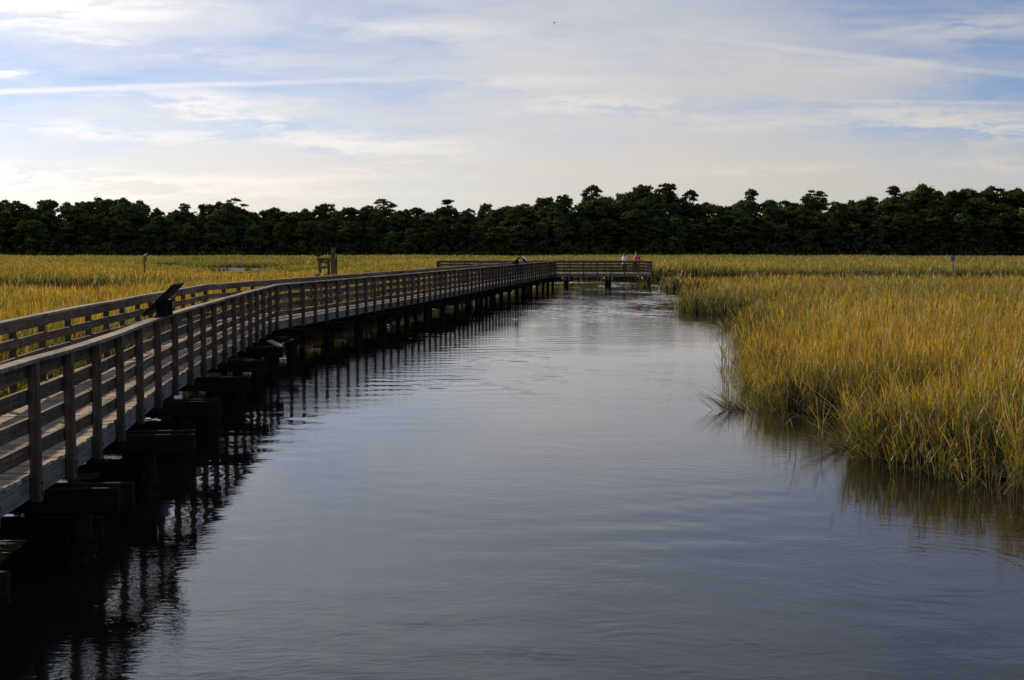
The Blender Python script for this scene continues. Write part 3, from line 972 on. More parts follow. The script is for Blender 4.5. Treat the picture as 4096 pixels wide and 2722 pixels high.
pm_r, pm_l = post_mesh(1), post_mesh(-1)
n_posts_single = 100
order = sorted([(p.length, 'r', i) for i, p in enumerate(pr)] + [(p.length, 'l', i) for i, p in enumerate(pl)])
single = {(s, i) for _, s, i in order[:n_posts_single]}
railings = {}
for side, line, sgn, pm in (('r', pr, 1, pm_r), ('l', pl, -1, pm_l)):
    rail = empty('railing', (0, 0, 0), 0, board_walk)
    railings[side] = rail
    far_mb = MB()
    for i, p in enumerate(line):
        a = line[max(i - 1, 0)]; b = line[min(i + 1, NP - 1)]
        dirv = (b - a).normalized(); rz = math.atan2(dirv.y, dirv.x) - math.pi / 2
        if (side, i) in single:
            o = bpy.data.objects.new('post', pm); COL.objects.link(o); o.parent = rail
            o.location = Vector((p.x, p.y, DECK)) - OFF
            o.rotation_euler = (jit(.008), jit(.008), rz + jit(.03))
        else:
            far_mb.beam((p.x, p.y, DECK - .3), (p.x, p.y, CAPZ - .04), .1, .1, up=(dirv.x, dirv.y, 0))
    if far_mb.v:
        o = mesh_walk(far_mb, 'post', M['post'], rail, OFF)
        tag(o, 'far posts of the railing, merging with distance', kind='stuff')
    inner = offset_line(line, -sgn * (.05 + .021))
    capl = offset_line(line, -sgn * .02)
    for r, (zc, hh) in enumerate(ROWS):
        mb = MB()
        for k in range(0, NP - 1):
            z0 = DECK + zc + jit(.011); z1 = DECK + zc + jit(.011)
            mb.beam((*inner[k].xy, z0), (*inner[k + 1].xy, z1), .04, hh + jit(.004))
        mesh_walk(mb, 'rail_board', M['rail'], rail, OFF)
    mb = MB()
    zz = [CAPZ - .02 + jit(.006) for _ in range(NP)]
    for k in range(0, NP - 1):
        mb.beam((*capl[k].xy, zz[k]), (*capl[k + 1].xy, zz[k + 1]), .15 + jit(.006), .04, bev=.006)
    mesh_walk(mb, 'rail_cap', M['cap'], rail, OFF)

# bents: two cap beams across, two piles, oysters on the near piles
def at_y(line, y):
    for a, b in zip(line[:-1], line[1:]):
        if a.y <= y <= b.y:
            t = (y - a.y) / (b.y - a.y); return a.lerp(b, t), (b - a).normalized()
    return line[-1], (line[-1] - line[-2]).normalized()


bent_y = [5.5, 9.0, 12.55, 16.2, 19.75, 23.3, 26.9, 30.5, 34.0] + [37.6 + 3.62 * i for i in range(20)]
for bi, y in enumerate(bent_y):
    if y > 109.5: break
    p, d = at_y(pr, y)
    nrm = Vector((d.y, -d.x, 0))
    e = p + nrm * ({0: .5, 1: .55, 2: .66}.get(bi, .84) + jit(.04)); q = p - nrm * (2 * HALF + .45)
    bent = empty('bent', Vector((p.x, p.y, 0)) - OFF, 0, board_walk)
    po = Vector((p.x, p.y, 0))
    mb = MB()
    for s in (-1, 1):
        oo = d * (s * .155)
        a = q + oo; b = e + oo + nrm * jit(.05)
        mb.beam((a.x, a.y, .68), (b.x, b.y, .68 + jit(.01)), .075, .24, bev=.008)
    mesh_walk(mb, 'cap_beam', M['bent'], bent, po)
    for f in (.22, -1.85):
        c = p + nrm * f
        mb = MB()
        mb.tube([(c.x, c.y, -.75), (c.x + jit(.02), c.y, .1), (c.x + jit(.02), c.y, .77)], [.115, .11, .1], 10)
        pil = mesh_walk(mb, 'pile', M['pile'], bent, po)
        if bi < 12:
            om_ = MB()
            hh_ = .26 if f > 0 else .2
            ring = [(c.x + jit(.012), c.y + jit(.012), z_) for z_ in (-.06, .02, .09, .16, hh_)]
            om_.tube(ring, [.125, .133, .126, .13, .116], 11, sm=False)
            for _ in range(90 if f > 0 else 30):
                a = random.uniform(0, 2 * math.pi); zz_ = random.uniform(.0, hh_ + .03)
                c2 = Vector((c.x + math.cos(a) * .13, c.y + math.sin(a) * .13, zz_))
                rot = Matrix.Rotation(a + random.uniform(-.5, .5), 3, 'Z') @ Matrix.Rotation(random.uniform(-.7, .7), 3, 'Y')
                om_.ball(c2, (.022 + random.random() * .014, .010, .024 + random.random() * .016), nu=5, nv=4, rot=rot)
            mesh_walk(om_, 'oyster_cluster', M['oyster'], bent, po)
    if bi in (2, 4):   # low wale between the piles
        mb = MB()
        a = p - nrm * 2.2 + d * .2; b = p + nrm * .38 + d * .2
        mb.beam((a.x, a.y, .36), (b.x, b.y, .33), .09, .22)
        mesh_walk(mb, 'brace', M['pile'], bent, po)

# loose boards lying on a bent
p, d = at_y(pr, 30.5); nrm = Vector((d.y, -d.x, 0))
for k, (off, rz, ty, L, lab, mt) in enumerate(((.62, -.95, .16, .62, 'short pale broken board lying tilted across a beam end beside the boardwalk', 'pale_timber'),
                                              (.88, .6, -.35, .40, 'dark splintered board stub standing tilted at a beam end beside the boardwalk', 'bent'))):
    c = p + nrm * off
    mb = MB(); mb.beam((-L / 2, 0, 0), (L / 2, 0, 0), .15, .035, bev=.005)
    o = mb.build('loose_board', M[mt]); o.location = (c.x, c.y, .80 + .03 + abs(math.sin(ty)) * L * .5); o.rotation_euler = (.1, ty, rz)
    tag(o, lab, 'board', 'loose boards by the boardwalk')


# ------------------------------------------------------------------ viewing platform (T head)
PX0, PX1, PY0, PY1 = -6.42, 12.02, 111.0, 115.3
plat = empty('viewing_platform', ((PX0 + PX1) / 2, PY0, 0))
tag(plat, 'wide railed timber viewing platform across the far end of the boardwalk', 'viewing platform')
PO = Vector(plat.location)
mb = MB()
n = int((PX1 - PX0) / .148)
for i in range(n):
    x = PX0 + .04 + (i + .5) * (PX1 - PX0 - .08) / n
    mb.beam((x, PY0 + .06, DECK - .019 + jit(.003)), (x, PY1 - .06, DECK - .019 + jit(.003)), .139, .038)
mesh_walk(mb, 'deck', M['deck'], plat, PO)
mb = MB()
for (a, b) in (((PX0, PY0), (PX1, PY0)), ((PX0, PY1), (PX1, PY1)), ((PX0 + .03, PY0), (PX0 + .03, PY1)), ((PX1 - .03, PY0), (PX1 - .03, PY1))):
    mb.beam((*a, DECK - .165), (*b, DECK - .165), .045, .245)
mesh_walk(mb, 'fascia_board', M['fascia'], plat, PO)
mb = MB()
for y in (112.0, 113.1, 114.2):
    mb.beam((PX0 + .1, y, DECK - .16), (PX1 - .1, y, DECK - .16), .05, .235)
mesh_walk(mb, 'stringer', M['bent'], plat, PO)
xr = WR[-1][0]; xl = pl[-1].x
segs = [((PX0, PY0), (xl, PY0)), ((xr, PY0), (PX1, PY0)), ((PX1, PY0), (PX1, PY1)), ((PX1, PY1), (PX0, PY1)), ((PX0, PY1), (PX0, PY0))]
cen = Vector(((PX0 + PX1) / 2, (PY0 + PY1) / 2, 0))
for a, b in segs:
    a, b = Vector((*a, 0)), Vector((*b, 0))
    rail = empty('railing', (0, 0, 0), 0, plat)
    L = (b - a).length; n = max(2, round(L / 1.215)); dv = (b - a).normalized()
    nn = Vector((-dv.y, dv.x, 0))
    if (cen - a).dot(nn) < 0: nn = -nn
    last = n if a.y == PY0 and b.y == PY0 else n - 1
    for i in range(last + 1):
        p = a + dv * (L * i / n)
        o = bpy.data.objects.new('post', pm_r); COL.objects.link(o); o.parent = rail
        o.location = Vector((p.x, p.y, DECK)) - PO
        o.rotation_euler = (jit(.006), jit(.006), math.atan2(dv.y, dv.x) + math.pi / 2 * 3)
    for zc, hh in ROWS:
        mb = MB()
        q0 = a + nn * .071 + dv * .075; q1 = b + nn * .071 - dv * .075
        m_ = max(1, round(L / 3.66))
        for i in range(m_):
            s0 = q0.lerp(q1, i / m_); s1_ = q0.lerp(q1, (i + 1) / m_)
            mb.beam((s0.x, s0.y, DECK + zc + jit(.006)), (s1_.x, s1_.y, DECK + zc + jit(.006)), .04, hh)
        mesh_walk(mb, 'rail_board', M['rail'], rail, PO)
    mb = MB()
    m_ = max(1, round(L / 3.66)); al = a + nn * .02; bl = b + nn * .02
    ext = .075
    if abs(dv.x) > .5: al = al - dv * ext; bl = bl + dv * ext
    else: al = al + dv * .056; bl = bl - dv * .056
    for i in range(m_):
        s0 = al.lerp(bl, i / m_); s1_ = al.lerp(bl, (i + 1) / m_)
        mb.beam((s0.x, s0.y, CAPZ - .02 + jit(.003)), (s1_.x, s1_.y, CAPZ - .02 + jit(.003)), .15, .04, bev=.006)
    mesh_walk(mb, 'rail_cap', M['cap'], rail, PO)
for x in (-6.1, -2.5, 1.15, 4.75, 8.4, 11.8):
    bent = empty('bent', Vector((x, PY0, 0)) - PO, 0, plat)
    po = Vector((x, PY0, 0))
    mb = MB()
    for s in (-1, 1):
        mb.beam((x + s * .15, PY0 - .3, .6), (x + s * .15, PY1 + .3, .6), .075, .3, bev=.008)
    mesh_walk(mb, 'cap_beam', M['pale_timber'], bent, po)
    for y in (PY0 + .12, PY1 - .5):
        mb = MB()
        mb.tube([(x, y, -.75), (x, y, .1), (x, y, .76)], [.145, .14, .12], 10)
        mesh_walk(mb, 'pile', M['pile'], bent, po)


# ------------------------------------------------------------------ information panels on the rail
def info_sign(p, d, out, label, lit=False):
    """panel tilted over the rail: low edge over the walk, high edge outside"""
    root = empty('information_sign', (p.x, p.y, CAPZ))
    root.rotation_euler = (0, 0, math.atan2(out.y, out.x))     # +x points outwards
    Lh = .46
    lo, hi = Vector((-.23, 0, .02)), Vector((.25, 0, .49))
    up = (hi - lo).normalized(); nrmv = Vector((-up.z, 0, up.x))
    mb = MB(); mb.beam(lo + (hi - lo) * .5 - Vector((0, .44, 0)), lo + (hi - lo) * .5 + Vector((0, .44, 0)), (hi - lo).length, .035, up=nrmv, bev=.004)
    mb.build('backing_board', M['black'], root)
    mb = MB()
    c = lo + (hi - lo) * .5 + nrmv * .0205
    mb.beam(c - Vector((0, .41, 0)), c + Vector((0, .41, 0)), (hi - lo).length - .05, .006, up=nrmv)
    mb.build('panel', M['panel'], root)
    mb = MB()
    for s in (-1, 1):
        cc = lo + (hi - lo) * .5 + nrmv * .019
        mb.beam(cc + up * (s * .29) - Vector((0, .44, 0)), cc + up * (s * .29) + Vector((0, .44, 0)), .03, .012, up=nrmv)
        mb.beam(cc - up * .29 + Vector((0, s * .425, 0)), cc + up * .29 + Vector((0, s * .425, 0)), .03, .014, up=nrmv)
    mb.build('frame', M['black'], root)
    for s in (-1, 1):
        mb = MB()
        mb.beam((.02, s * .26, 0), (.02, s * .26, .235), .16, .03, up=(0, 1, 0))
        mb.beam((.02, s * .26 - .06, .008), (.02, s * .26 + .06, .008), .2, .014)
        mb.build('bracket', M['black'], root)
    tag(root, label, 'sign', 'information panels on the boardwalk rail')
    return root


p, d = at_y(pr, 19.5); info_sign(p, d, Vector((d.y, -d.x, 0)), 'black tilted information panel on the near stretch of the boardwalk rail')
p, d = at_y(pr, 86.0); info_sign(p, d, Vector((d.y, -d.x, 0)), 'small dark information panel seen from its back on the far stretch of the rail')
p, d = at_y(pl, 106.0); info_sign(p, d, Vector((-d.y, d.x, 0)), 'small information panel showing its pale shiny face on the far stretch of the rail')


# ------------------------------------------------------------------ marker signs, pole, old pilings
def marker(x, y, top, ph, pw, pmat, label, rz=0, off=.0):
    root = empty('marker_sign', (x, y, 0))
    root.rotation_euler = (0, 0, rz)
    mb = MB(); mb.beam((0, 0, -.3), (0, 0, top), .085, .085, up=(0, 1, 0), bev=.008); mb.build('post', M['rail'], root)
    mb = MB(); mb.beam((off - pw / 2, .055, top - ph / 2 - .02), (off + pw / 2, .055, top - ph / 2 - .02), .012, ph, bev=.002)
    o = mb.build('panel', pmat, root)
    tag(root, label, 'sign', 'marker signs standing in the marsh')
    return root


marker(-27.0, 95.0, 2.60, .40, .24, M['sign_green'], 'thin marker post with a small dull green sign and a gull on top', rz=math.pi, off=-.05)
marker(34.3, 100.5, 2.62, .40, .38, M['sign_back'], 'marker post with a square grey sign seen from behind')

mb = MB(); mb.tube([(0, 0, -.3), (0, 0, 2.6)], [.05, .04], 8)
o = mb.build('pole', M['steel']); o.location = (27.2, 285, 0)
tag(o, 'thin pale pole standing in the far marsh beyond the two people', 'pole')

px0, py0 = -11.9, 86.0
root = empty('old_piling_frame', (px0, py0, 0))
tag(root, 'old grey timber frame with one tall post and a ladder, standing in the marsh', 'timber frame')
mb = MB(); mb.beam((0, 0, -.5), (0, 0, 3.22), .27, .27, up=(0, 1, 0), bev=.03); mb.build('tall_post', M['rail'], root)
for x, r_, tl in ((-.91, .085, 0.0), (-.27, .085, -.06)):
    mb = MB(); mb.beam((x - .0, .1, -.5), (x + tl, .1, 2.38), .17, .17, up=(0, 1, 0), bev=.015); mb.build('leg', M['rail'], root)
mb = MB(); mb.beam((-1.06, -.02, 2.44), (.28, -.16, 2.40), .12, .22, bev=.01); mb.build('cross_beam', M['rail'], root)
mb = MB(); mb.beam((-.86, .0, 2.3), (-.2, .0, 2.13), .06, .12); mb.build('brace', M['rail'], root)
for z, x0 in ((1.9, -.9), (1.36, -1.2)):
    mb = MB(); mb.beam((x0, 0, z), (-.25, 0, z), .06, .16); mb.build('rung', M['rail'], root)
mb = MB(); mb.beam((.21, .0, .0), (.21, .0, 2.3), .1, .1, up=(0, 1, 0)); mb.build('side_post', M['rail'], root)


# ------------------------------------------------------------------ birds
M['feather_black'] = plain('black_feathers', (.02, .019, .018), .6, .3)
M['feather_grey'] = plain('grey_feathers', (.3, .29, .27), .7, .2)
M['feather_white'] = plain('white_feathers', (.75, .75, .73), .7, .2)
M['beak'] = plain('beak', (.3, .2, .08), .5)


def bird(name, loc, rz, label, mat, s=1.0, spread=0.0, upright=.9, group='birds', fly=False):
    """body with neck and head in one mesh; wings, tail and legs as parts. faces +x"""
    root = empty(name, loc); root.rotation_euler = (0, 0, rz); root.scale = (s, s, s)
    tag(root, label, 'bird', group)
    a = upright
    ax = Vector((math.cos(a), 0, math.sin(a)))
    base = Vector((0, 0, .16 if not fly else 0))
    mb = MB()
    pts = [base - ax * .14, base - ax * .06, base + ax * .05, base + ax * .18, base + ax * .27, base + ax * .33 + Vector((.02, 0, .05)), base + ax * .36 + Vector((.03, 0, .13)), base + ax * .37 + Vector((.08, 0, .18)), base + ax * .37 + Vector((.13, 0, .175))]
    rad = [.02, .07, .095, .085, .055, .034, .03, .036, .016]
    mb.tube(pts, rad, 9)
    mb.build('body', mat, root)
    tip = pts[-1]
    mb = MB(); mb.tube([tip - Vector((.015, 0, 0)), tip + Vector((.075, 0, -.012))], [.013, .004], 5); mb.build('beak', M['beak'], root)
    mb = MB(); mb.beam(base - ax * .10, base - ax * .30, .09, .02, up=Vector((-ax.z, 0, ax.x))); mb.build('tail', mat, root)
    for sg in (-1, 1):
        mb = MB()
        sh = base + ax * .17 + Vector((0, sg * .06, 0))
        if spread > 0:
            el_ = sh + Vector((-.03, sg * .26 * spread, .16 if not fly else .03)); wt = sh + Vector((-.10, sg * .56 * spread, .02 if not fly else .0))
            dn = Vector((-.06, sg * .05, -.2)) if not fly else Vector((-.16, 0, 0))
            b = len(mb.v); th = Vector((.014, 0, .008))
            ring = [sh, el_, wt, wt + dn * .7, el_ + dn * 1.15, sh + dn * 1.2]
            for q in ring: mb.v.append(q + th)
            for q in ring: mb.v.append(q - th)
            n_ = len(ring)
            mb.quad(tuple(b + i for i in range(n_)), [(0, 0)] * n_); mb.quad(tuple(b + n_ + i for i in reversed(range(n_))), [(0, 0)] * n_)
            for i in range(n_):
                j = (i + 1) % n_; mb.quad((b + i, b + n_ + i, b + n_ + j, b + j), [(0, 0)] * 4)
        else:
            mb.tube([sh + ax * .03, sh - ax * .08 + Vector((0, sg * .03, 0)), sh - ax * .24 + Vector((0, sg * .012, 0)), sh - ax * .36], [.03, .05, .035, .008], 7, squash=.6)
        mb.build('wing', mat, root)
        if not fly:
            mb = MB(); mb.tube([base + Vector((0, sg * .035, -.04)), Vector((.01, sg * .035, 0)), Vector((.06, sg * .04, .004))], [.014, .011, .006], 5); mb.build('leg', M['beak'], root)
    return root


fx, fy = px0, py0
bird('cormorant', (fx - .98, fy - .03, 2.55), R(-100), 'black cormorant drying spread wings on the left end of the old timber frame', M['feather_black'], .62, spread=.8, upright=1.15, group='birds on the old timber frame')
bird('cormorant', (fx - .28, fy - .08, 2.535), R(150), 'dark bird with a pale breast sitting upright on the middle of the old timber frame', M['feather_grey'], .46, upright=1.25, group='birds on the old timber frame')
bird('cormorant', (fx + .24, fy - .15, 2.515), R(60), 'small dark bird perched right of the tall post of the old timber frame', M['feather_black'], .44, upright=1.1, group='birds on the old timber frame')
bird('gull', (-27.0, 95.0, 2.60), R(20), 'white gull standing on top of the green marker sign', M['feather_white'], .48, upright=.25, group=None)
bird('egret', (-66.6, 200.0, 1.12), R(190), 'white egret half hidden in the marsh grass far to the left', M['feather_white'], 1.0, upright=.4, group=None)
bird('flying_bird', (19.6, 600.0, 106.5), R(200), 'tiny dark bird flying high in the cloudy sky', M['feather_black'], 2.0, spread=1.1, upright=.05, group=None, fly=True)


# ------------------------------------------------------------------ people
M['skin'] = plain('skin', (.45, .27, .19), .6, .3, var=.1)
M['hair_brown'] = plain('brown_hair', (.12, .055, .025), .6, .3)
M['hair_dark'] = plain('dark_hair', (.04, .028, .02), .6, .3)
M['white_shirt'] = plain('white_shirt', (.72, .7, .74), .85, .1, var=.1)
M['red_shirt'] = plain('red_shirt', (.6, .11, .13), .85, .1, var=.15)
M['denim'] = plain('dark_denim', (.03, .035, .06), .9, .1)
M['shoe'] = plain('dark_shoe', (.03, .025, .02), .7)


def remesh(o, vox, smooth=True):
    md = o.modifiers.new('join', 'REMESH'); md.mode = 'VOXEL'; md.voxel_size = vox; md.use_smooth_shade = smooth
    ms = o.modifiers.new('soft', 'SMOOTH'); ms.factor = .5; ms.iterations = 3


def limb(mb, a, b, r0, r1, n=10):
    a, b = Vector(a), Vector(b)
    mb.tube([a, a.lerp(b, .33), a.lerp(b, .7), b], [r0, r0 * 1.04, (r0 + r1) / 2, r1], n)
    mb.ball(a, r0 * .99, nu=8, nv=6); mb.ball(b, r1 * .99, nu=8, nv=6)


def hand(mb, wrist, d, side, curl):
    """palm and five fingers; d = pointing direction, side = thumb direction"""
    d, side = Vector(d).normalized(), Vector(side).normalized(); nn = d.cross(side).normalized()
    w_ = Vector(wrist)
    mb.ball(w_ + d * .05, (.045, .042, .045), nu=8, nv=6)
    for i, (off, L) in enumerate(((.033, .075), (.011, .085), (-.011, .08), (-.033, .062))):
        q = w_ + d * .075 + side * off
        k = q + d * (L * .5) + nn * (curl * .01); t = k + d * (L * .35 * (1 - curl)) + nn * (curl * .035)
        mb.tube([q - d * .02, q, k, t], [.010, .0098, .009, .007], 6)
    q = w_ + d * .035 + side * .04
    mb.tube([q - side * .015, q + side * .02 + d * .02, q + side * .025 + d * .055], [.012, .0115, .009], 6)


def person(loc, rz, label, shirt, hair, bend, look, long_hair, sc, elbows, wrists, stout=1.0):
    """faces +y. bend = forward lean of the trunk; arms given by elbow and wrist points"""
    root = empty('person', loc); root.rotation_euler = (0, 0, rz); root.scale = (sc, sc, sc)
    tag(root, label, 'person', 'people on the viewing platform')
    hip = Vector((0, 0, .88)); tr_ = Vector((0, math.sin(bend), math.cos(bend)))
    chest = hip + tr_ * .38; neck = hip + tr_ * .56; sho = hip + tr_ * .50
    hd = neck + Vector((0, math.sin(bend + look) * .16, math.cos(bend + look) * .16 + .0))
    # body: head, neck, trunk, arms, legs in one surface
    mb = MB()
    mb.tube([hip - tr_ * .05, hip + tr_ * .15, chest, sho, neck], [.15 * stout, .135 * stout, .155 * stout, .14, .06], 12, squash=None)
    mb.tube([neck - tr_ * .05, hd], [.058, .052], 9)
    mb.ball(hd, (.076, .095, .115), nu=12, nv=9)
    fw = Vector((0, math.cos(.2), -math.sin(.2)))
    mb.ball(hd + fw * .1 + Vector((0, 0, -.01)), (.014, .022, .022), nu=6, nv=5)         # nose
    mb.ball(hd + fw * .085 + Vector((0, 0, -.055)), (.026, .014, .01), nu=6, nv=5)        # mouth
    for s in (-1, 1):
        mb.ball(hd + Vector((s * .03, .088, .012)), .012, nu=6, nv=5)                     # eyes
        mb.ball(hd + Vector((s * .078, -.005, -.005)), (.012, .022, .032), nu=6, nv=5)    # ears
        S = sho + Vector((s * .17, 0, 0)); E = Vector(elbows[0 if s < 0 else 1]); W_ = Vector(wrists[0 if s < 0 else 1])
        limb(mb, S, E, .05, .042); limb(mb, E, W_, .041, .028)
        hand(mb, W_, (W_ - E) + Vector((0, .05, 0)), (-s, 0, .3), .7)
        limb(mb, hip + Vector((s * .085, 0, -.03)), (s * .1, .03, .47), .085, .058); limb(mb, (s * .1, .03, .47), (s * .105, -.01, .08), .056, .038)
    o = mb.build('body', M['skin'], root); remesh(o, .008)
    # shirt with sleeves
    mb = MB()
    mb.tube([hip - tr_ * .1, hip + tr_ * .15, chest, sho, hip + tr_ * .545], [.185 * stout, .165 * stout, .18 * stout, .165, .075], 14)
    for s in (-1, 1):
        S = sho + Vector((s * .155, 0, -.005)); E = Vector(elbows[0 if s < 0 else 1]); W_ = Vector(wrists[0 if s < 0 else 1])
        limb(mb, S, E, .075, .06); limb(mb, E, E.lerp(W_, .75), .057, .043)
    mb.ball(sho, (.19, .12, .09), nu=12, nv=8)
    o = mb.build('shirt', shirt, root); remesh(o, .014)
    mb = MB()
    mb.tube([hip + tr_ * .05, hip - Vector((0, 0, .07))], [.17 * stout, .16 * stout], 12)
    mb.ball(hip - Vector((0, .03, .06)), (.175 * stout, .15 * stout, .13), nu=12, nv=8)
    for s in (-1, 1):
        limb(mb, hip + Vector((s * .09, 0, -.05)), (s * .1, .03, .47), .102, .075); limb(mb, (s * .1, .03, .47), (s * .105, -.01, .07), .073, .06)
    o = mb.build('trousers', M['denim'], root); remesh(o, .014)
    for s in (-1, 1):
        mb = MB(); mb.tube([(s * .105, -.08, .045), (s * .108, 0, .05), (s * .115, .09, .038), (s * .12, .165, .03)], [.04, .046, .044, .028], 9, squash=.8)
        mb.build('shoe', M['shoe'], root)
    mb = MB()
    mb.ball(hd + Vector((0, -.014, .022)), (.09, .1, .115), nu=12, nv=9)
    if long_hair:
        mb.tube([hd + Vector((0, -.03, .02)), hd + Vector((0, -.065, -.09)), hd + Vector((0, -.07, -.2))], [.085, .095, .06], 10, squash=.7)
    o = mb.build('hair', hair, root); remesh(o, .012)
    return root, hd


def camera_thing(loc, rz, label, s=1.0):
    root = empty('camera', loc); root.rotation_euler = (0, 0, rz); root.scale = (s, s, s)
    tag(root, label, 'camera', 'cameras of the two people')
    mb = MB(); mb.box((0, 0, 0), (.14, .07, .09), bev=.012); mb.box((0, 0, .055), (.06, .06, .035), bev=.01); mb.build('camera_body', M['black'], root)
    mb = MB(); mb.tube([(0, .03, -.005), (0, .09, -.005), (0, .1, -.005), (0, .19, -.005)], [.036, .036, .042, .042], 12); mb.build('lens', M['black'], root)
    return root


wl = (9.95, 114.35)
wr_, hd_w = person((wl[0], wl[1], DECK), R(-12), 'woman in a white top with long brown hair, raising a camera to her face', M['white_shirt'], M['hair_brown'], .06, .05, True, .985,
             [(-.24, .16, 1.18), (.26, .16, 1.2)], [(-.07, .25, 1.47), (.08, .25, 1.48)], 1.12)
camera_thing((wl[0] + .05, wl[1] + .25, DECK + 1.56), R(-12), 'small dark camera held to the face of the woman in white', .85)
ml = (10.88, 114.25)
mr_, hd_m = person((ml[0], ml[1], DECK), R(-32), 'man in a red shirt bending forward over a camera on a tripod', M['red_shirt'], M['hair_dark'], .42, .35, False, 1.03,
             [(-.26, .36, 1.12), (.27, .38, 1.12)], [(-.08, .56, 1.24), (.09, .56, 1.22)], 1.1)
tp = Vector((11.28, 114.86, DECK))
cm = camera_thing((tp.x, tp.y, DECK + 1.32), R(-32), 'dark camera with a lens mounted on the tripod in front of the man in red', 1.15)
root = empty('tripod', tp)
tag(root, 'slim dark tripod standing by the platform rail in front of the man in red', 'tripod')
for k in range(3):
    a = R(40 + 120 * k)
    mb = MB(); mb.tube([(.03 * math.cos(a), .03 * math.sin(a), 1.12), (.16 * math.cos(a), .16 * math.sin(a), .55), (.28 * math.cos(a), .28 * math.sin(a), .0)], [.016, .014, .010], 7); mb.build('leg', M['black'], root)
mb = MB(); mb.tube([(0, 0, .85), (0, 0, 1.2)], .014, 8); mb.ball((0, 0, 1.225), .035); mb.tube([(0, 0, 1.24), (0, 0, 1.268)], .03, 8); mb.build('head', M['black'], root)


# ------------------------------------------------------------------ trees
lm, nt = new_mat('dark_foliage')
at = N(nt, 'ShaderNodeAttribute'); at.attribute_name = 'Col'
oi = N(nt, 'ShaderNodeObjectInfo')
hs = N(nt, 'ShaderNodeHueSaturation')
link(nt, mathn(nt, 'ADD', mathn(nt, 'MULTIPLY', oi.outputs['Random'], .05), .475), hs.inputs['Hue'])
link(nt, mathn(nt, 'ADD', mathn(nt, 'MULTIPLY', oi.outputs['Random'], .5), .75), hs.inputs['Value'])
link(nt, at.outputs['Color'], hs.inputs['Color'])
df = N(nt, 'ShaderNodeBsdfDiffuse'); link(nt, hs.outputs[0], df.inputs[0])
tr = N(nt, 'ShaderNodeBsdfTranslucent'); link(nt, hs.outputs[0], tr.inputs[0])
mx = N(nt, 'ShaderNodeMixShader'); mx.inputs[0].default_value = .2
link(nt, df.outputs[0], mx.inputs[1]); link(nt, tr.outputs[0], mx.inputs[2])
om = N(nt, 'ShaderNodeOutputMaterial'); link(nt, mx.outputs[0], om.inputs[0])
M['bark'] = plain('pine_bark', (.06, .045, .035), .9, .1, var=.4, scale=2)


def leaf_mesh(name, blobs, per, size, seed, tone=(.05, .06, .022)):
    r = np.random.default_rng(seed)
    P, S, C = [], [], []
    for (c, rad) in blobs:
        n = int(per * (rad[0] / 1.2) ** 1.6) + 8
        d = r.normal(size=(n, 3)); d /= np.linalg.norm(d, axis=1, keepdims=True)
        d[:, 2] = np.where(d[:, 2] < -.25, -d[:, 2] * .5, d[:, 2])
        rr = r.uniform(.55, 1.12, (n, 1))
        P.append(np.array(c) + d * np.array(rad) * rr)
        S.append(d + r.normal(0, .55, (n, 3)) + np.array([0, 0, .35]))
        C.append(np.ones((n, 1)) * r.uniform(.75, 1.3) * np.array(tone) * r.uniform(.7, 1.35, (n, 1)))
    P, S, C = np.concatenate(P), np.concatenate(S), np.concatenate(C)
    n = len(P)
    S /= np.linalg.norm(S, axis=1, keepdims=True)
    a = np.cross(S, r.normal(size=(n, 3))); a /= np.linalg.norm(a, axis=1, keepdims=True)
    b = np.cross(S, a)
    sz = size * r.uniform(.55, 1.35, (n, 1)) * .5
    V = np.stack([P - a * sz - b * sz * .6, P + a * sz * .8 - b * sz * .7, P + a * sz + b * sz * .6, P - a * sz * .7 + b * sz * .8], 1).reshape(-1, 3)
    F = np.arange(n * 4, dtype=np.int32)
    me = bpy.data.meshes.new(name)
    me.vertices.add(n * 4); me.vertices.foreach_set('co', V.astype(np.float32).ravel())
    me.loops.add(n * 4); me.loops.foreach_set('vertex_index', F)
    me.polygons.add(n); me.polygons.foreach_set('loop_start', np.arange(n, dtype=np.int32) * 4)
    me.update(calc_edges=True)
    atc = me.color_attributes.new('Col', 'FLOAT_COLOR', 'POINT')
    C4 = np.repeat(np.concatenate([C, np.ones((n, 1))], 1), 4, axis=0).astype(np.float32)
    atc.data.foreach_set('color', C4.ravel())
    me.materials.append(lm)
    return me


def trunk_mesh(H, r0, limbs, seed, top=.93):
    rr = random.Random(seed)
    mb = MB()
    pts = [Vector((0, 0, -.5))]; k = 6
    for i in range(1, k + 1):
        pts.append(Vector((rr.uniform(-.25, .25), rr.uniform(-.25, .25), H * top * i / k)))
    mb.tube(pts, [r0 * (1 - .75 * i / k) for i in range(k + 1)], 7)
    for c in limbs:
        c = Vector(c); z = max(H * .25, c.z - max(.8, Vector((c.x, c.y, 0)).length * .55)); t = min(z / (H * top) * k, k - .01); i = int(t)
        s = pts[i].lerp(pts[min(i + 1, k)], t - i)
        mid = s.lerp(c, .55) + Vector((0, 0, -.15))
        mb.tube([s, mid, c], [r0 * .26, r0 * .17, r0 * .07], 5)
    return mb.mesh('trunk', M['bark'])


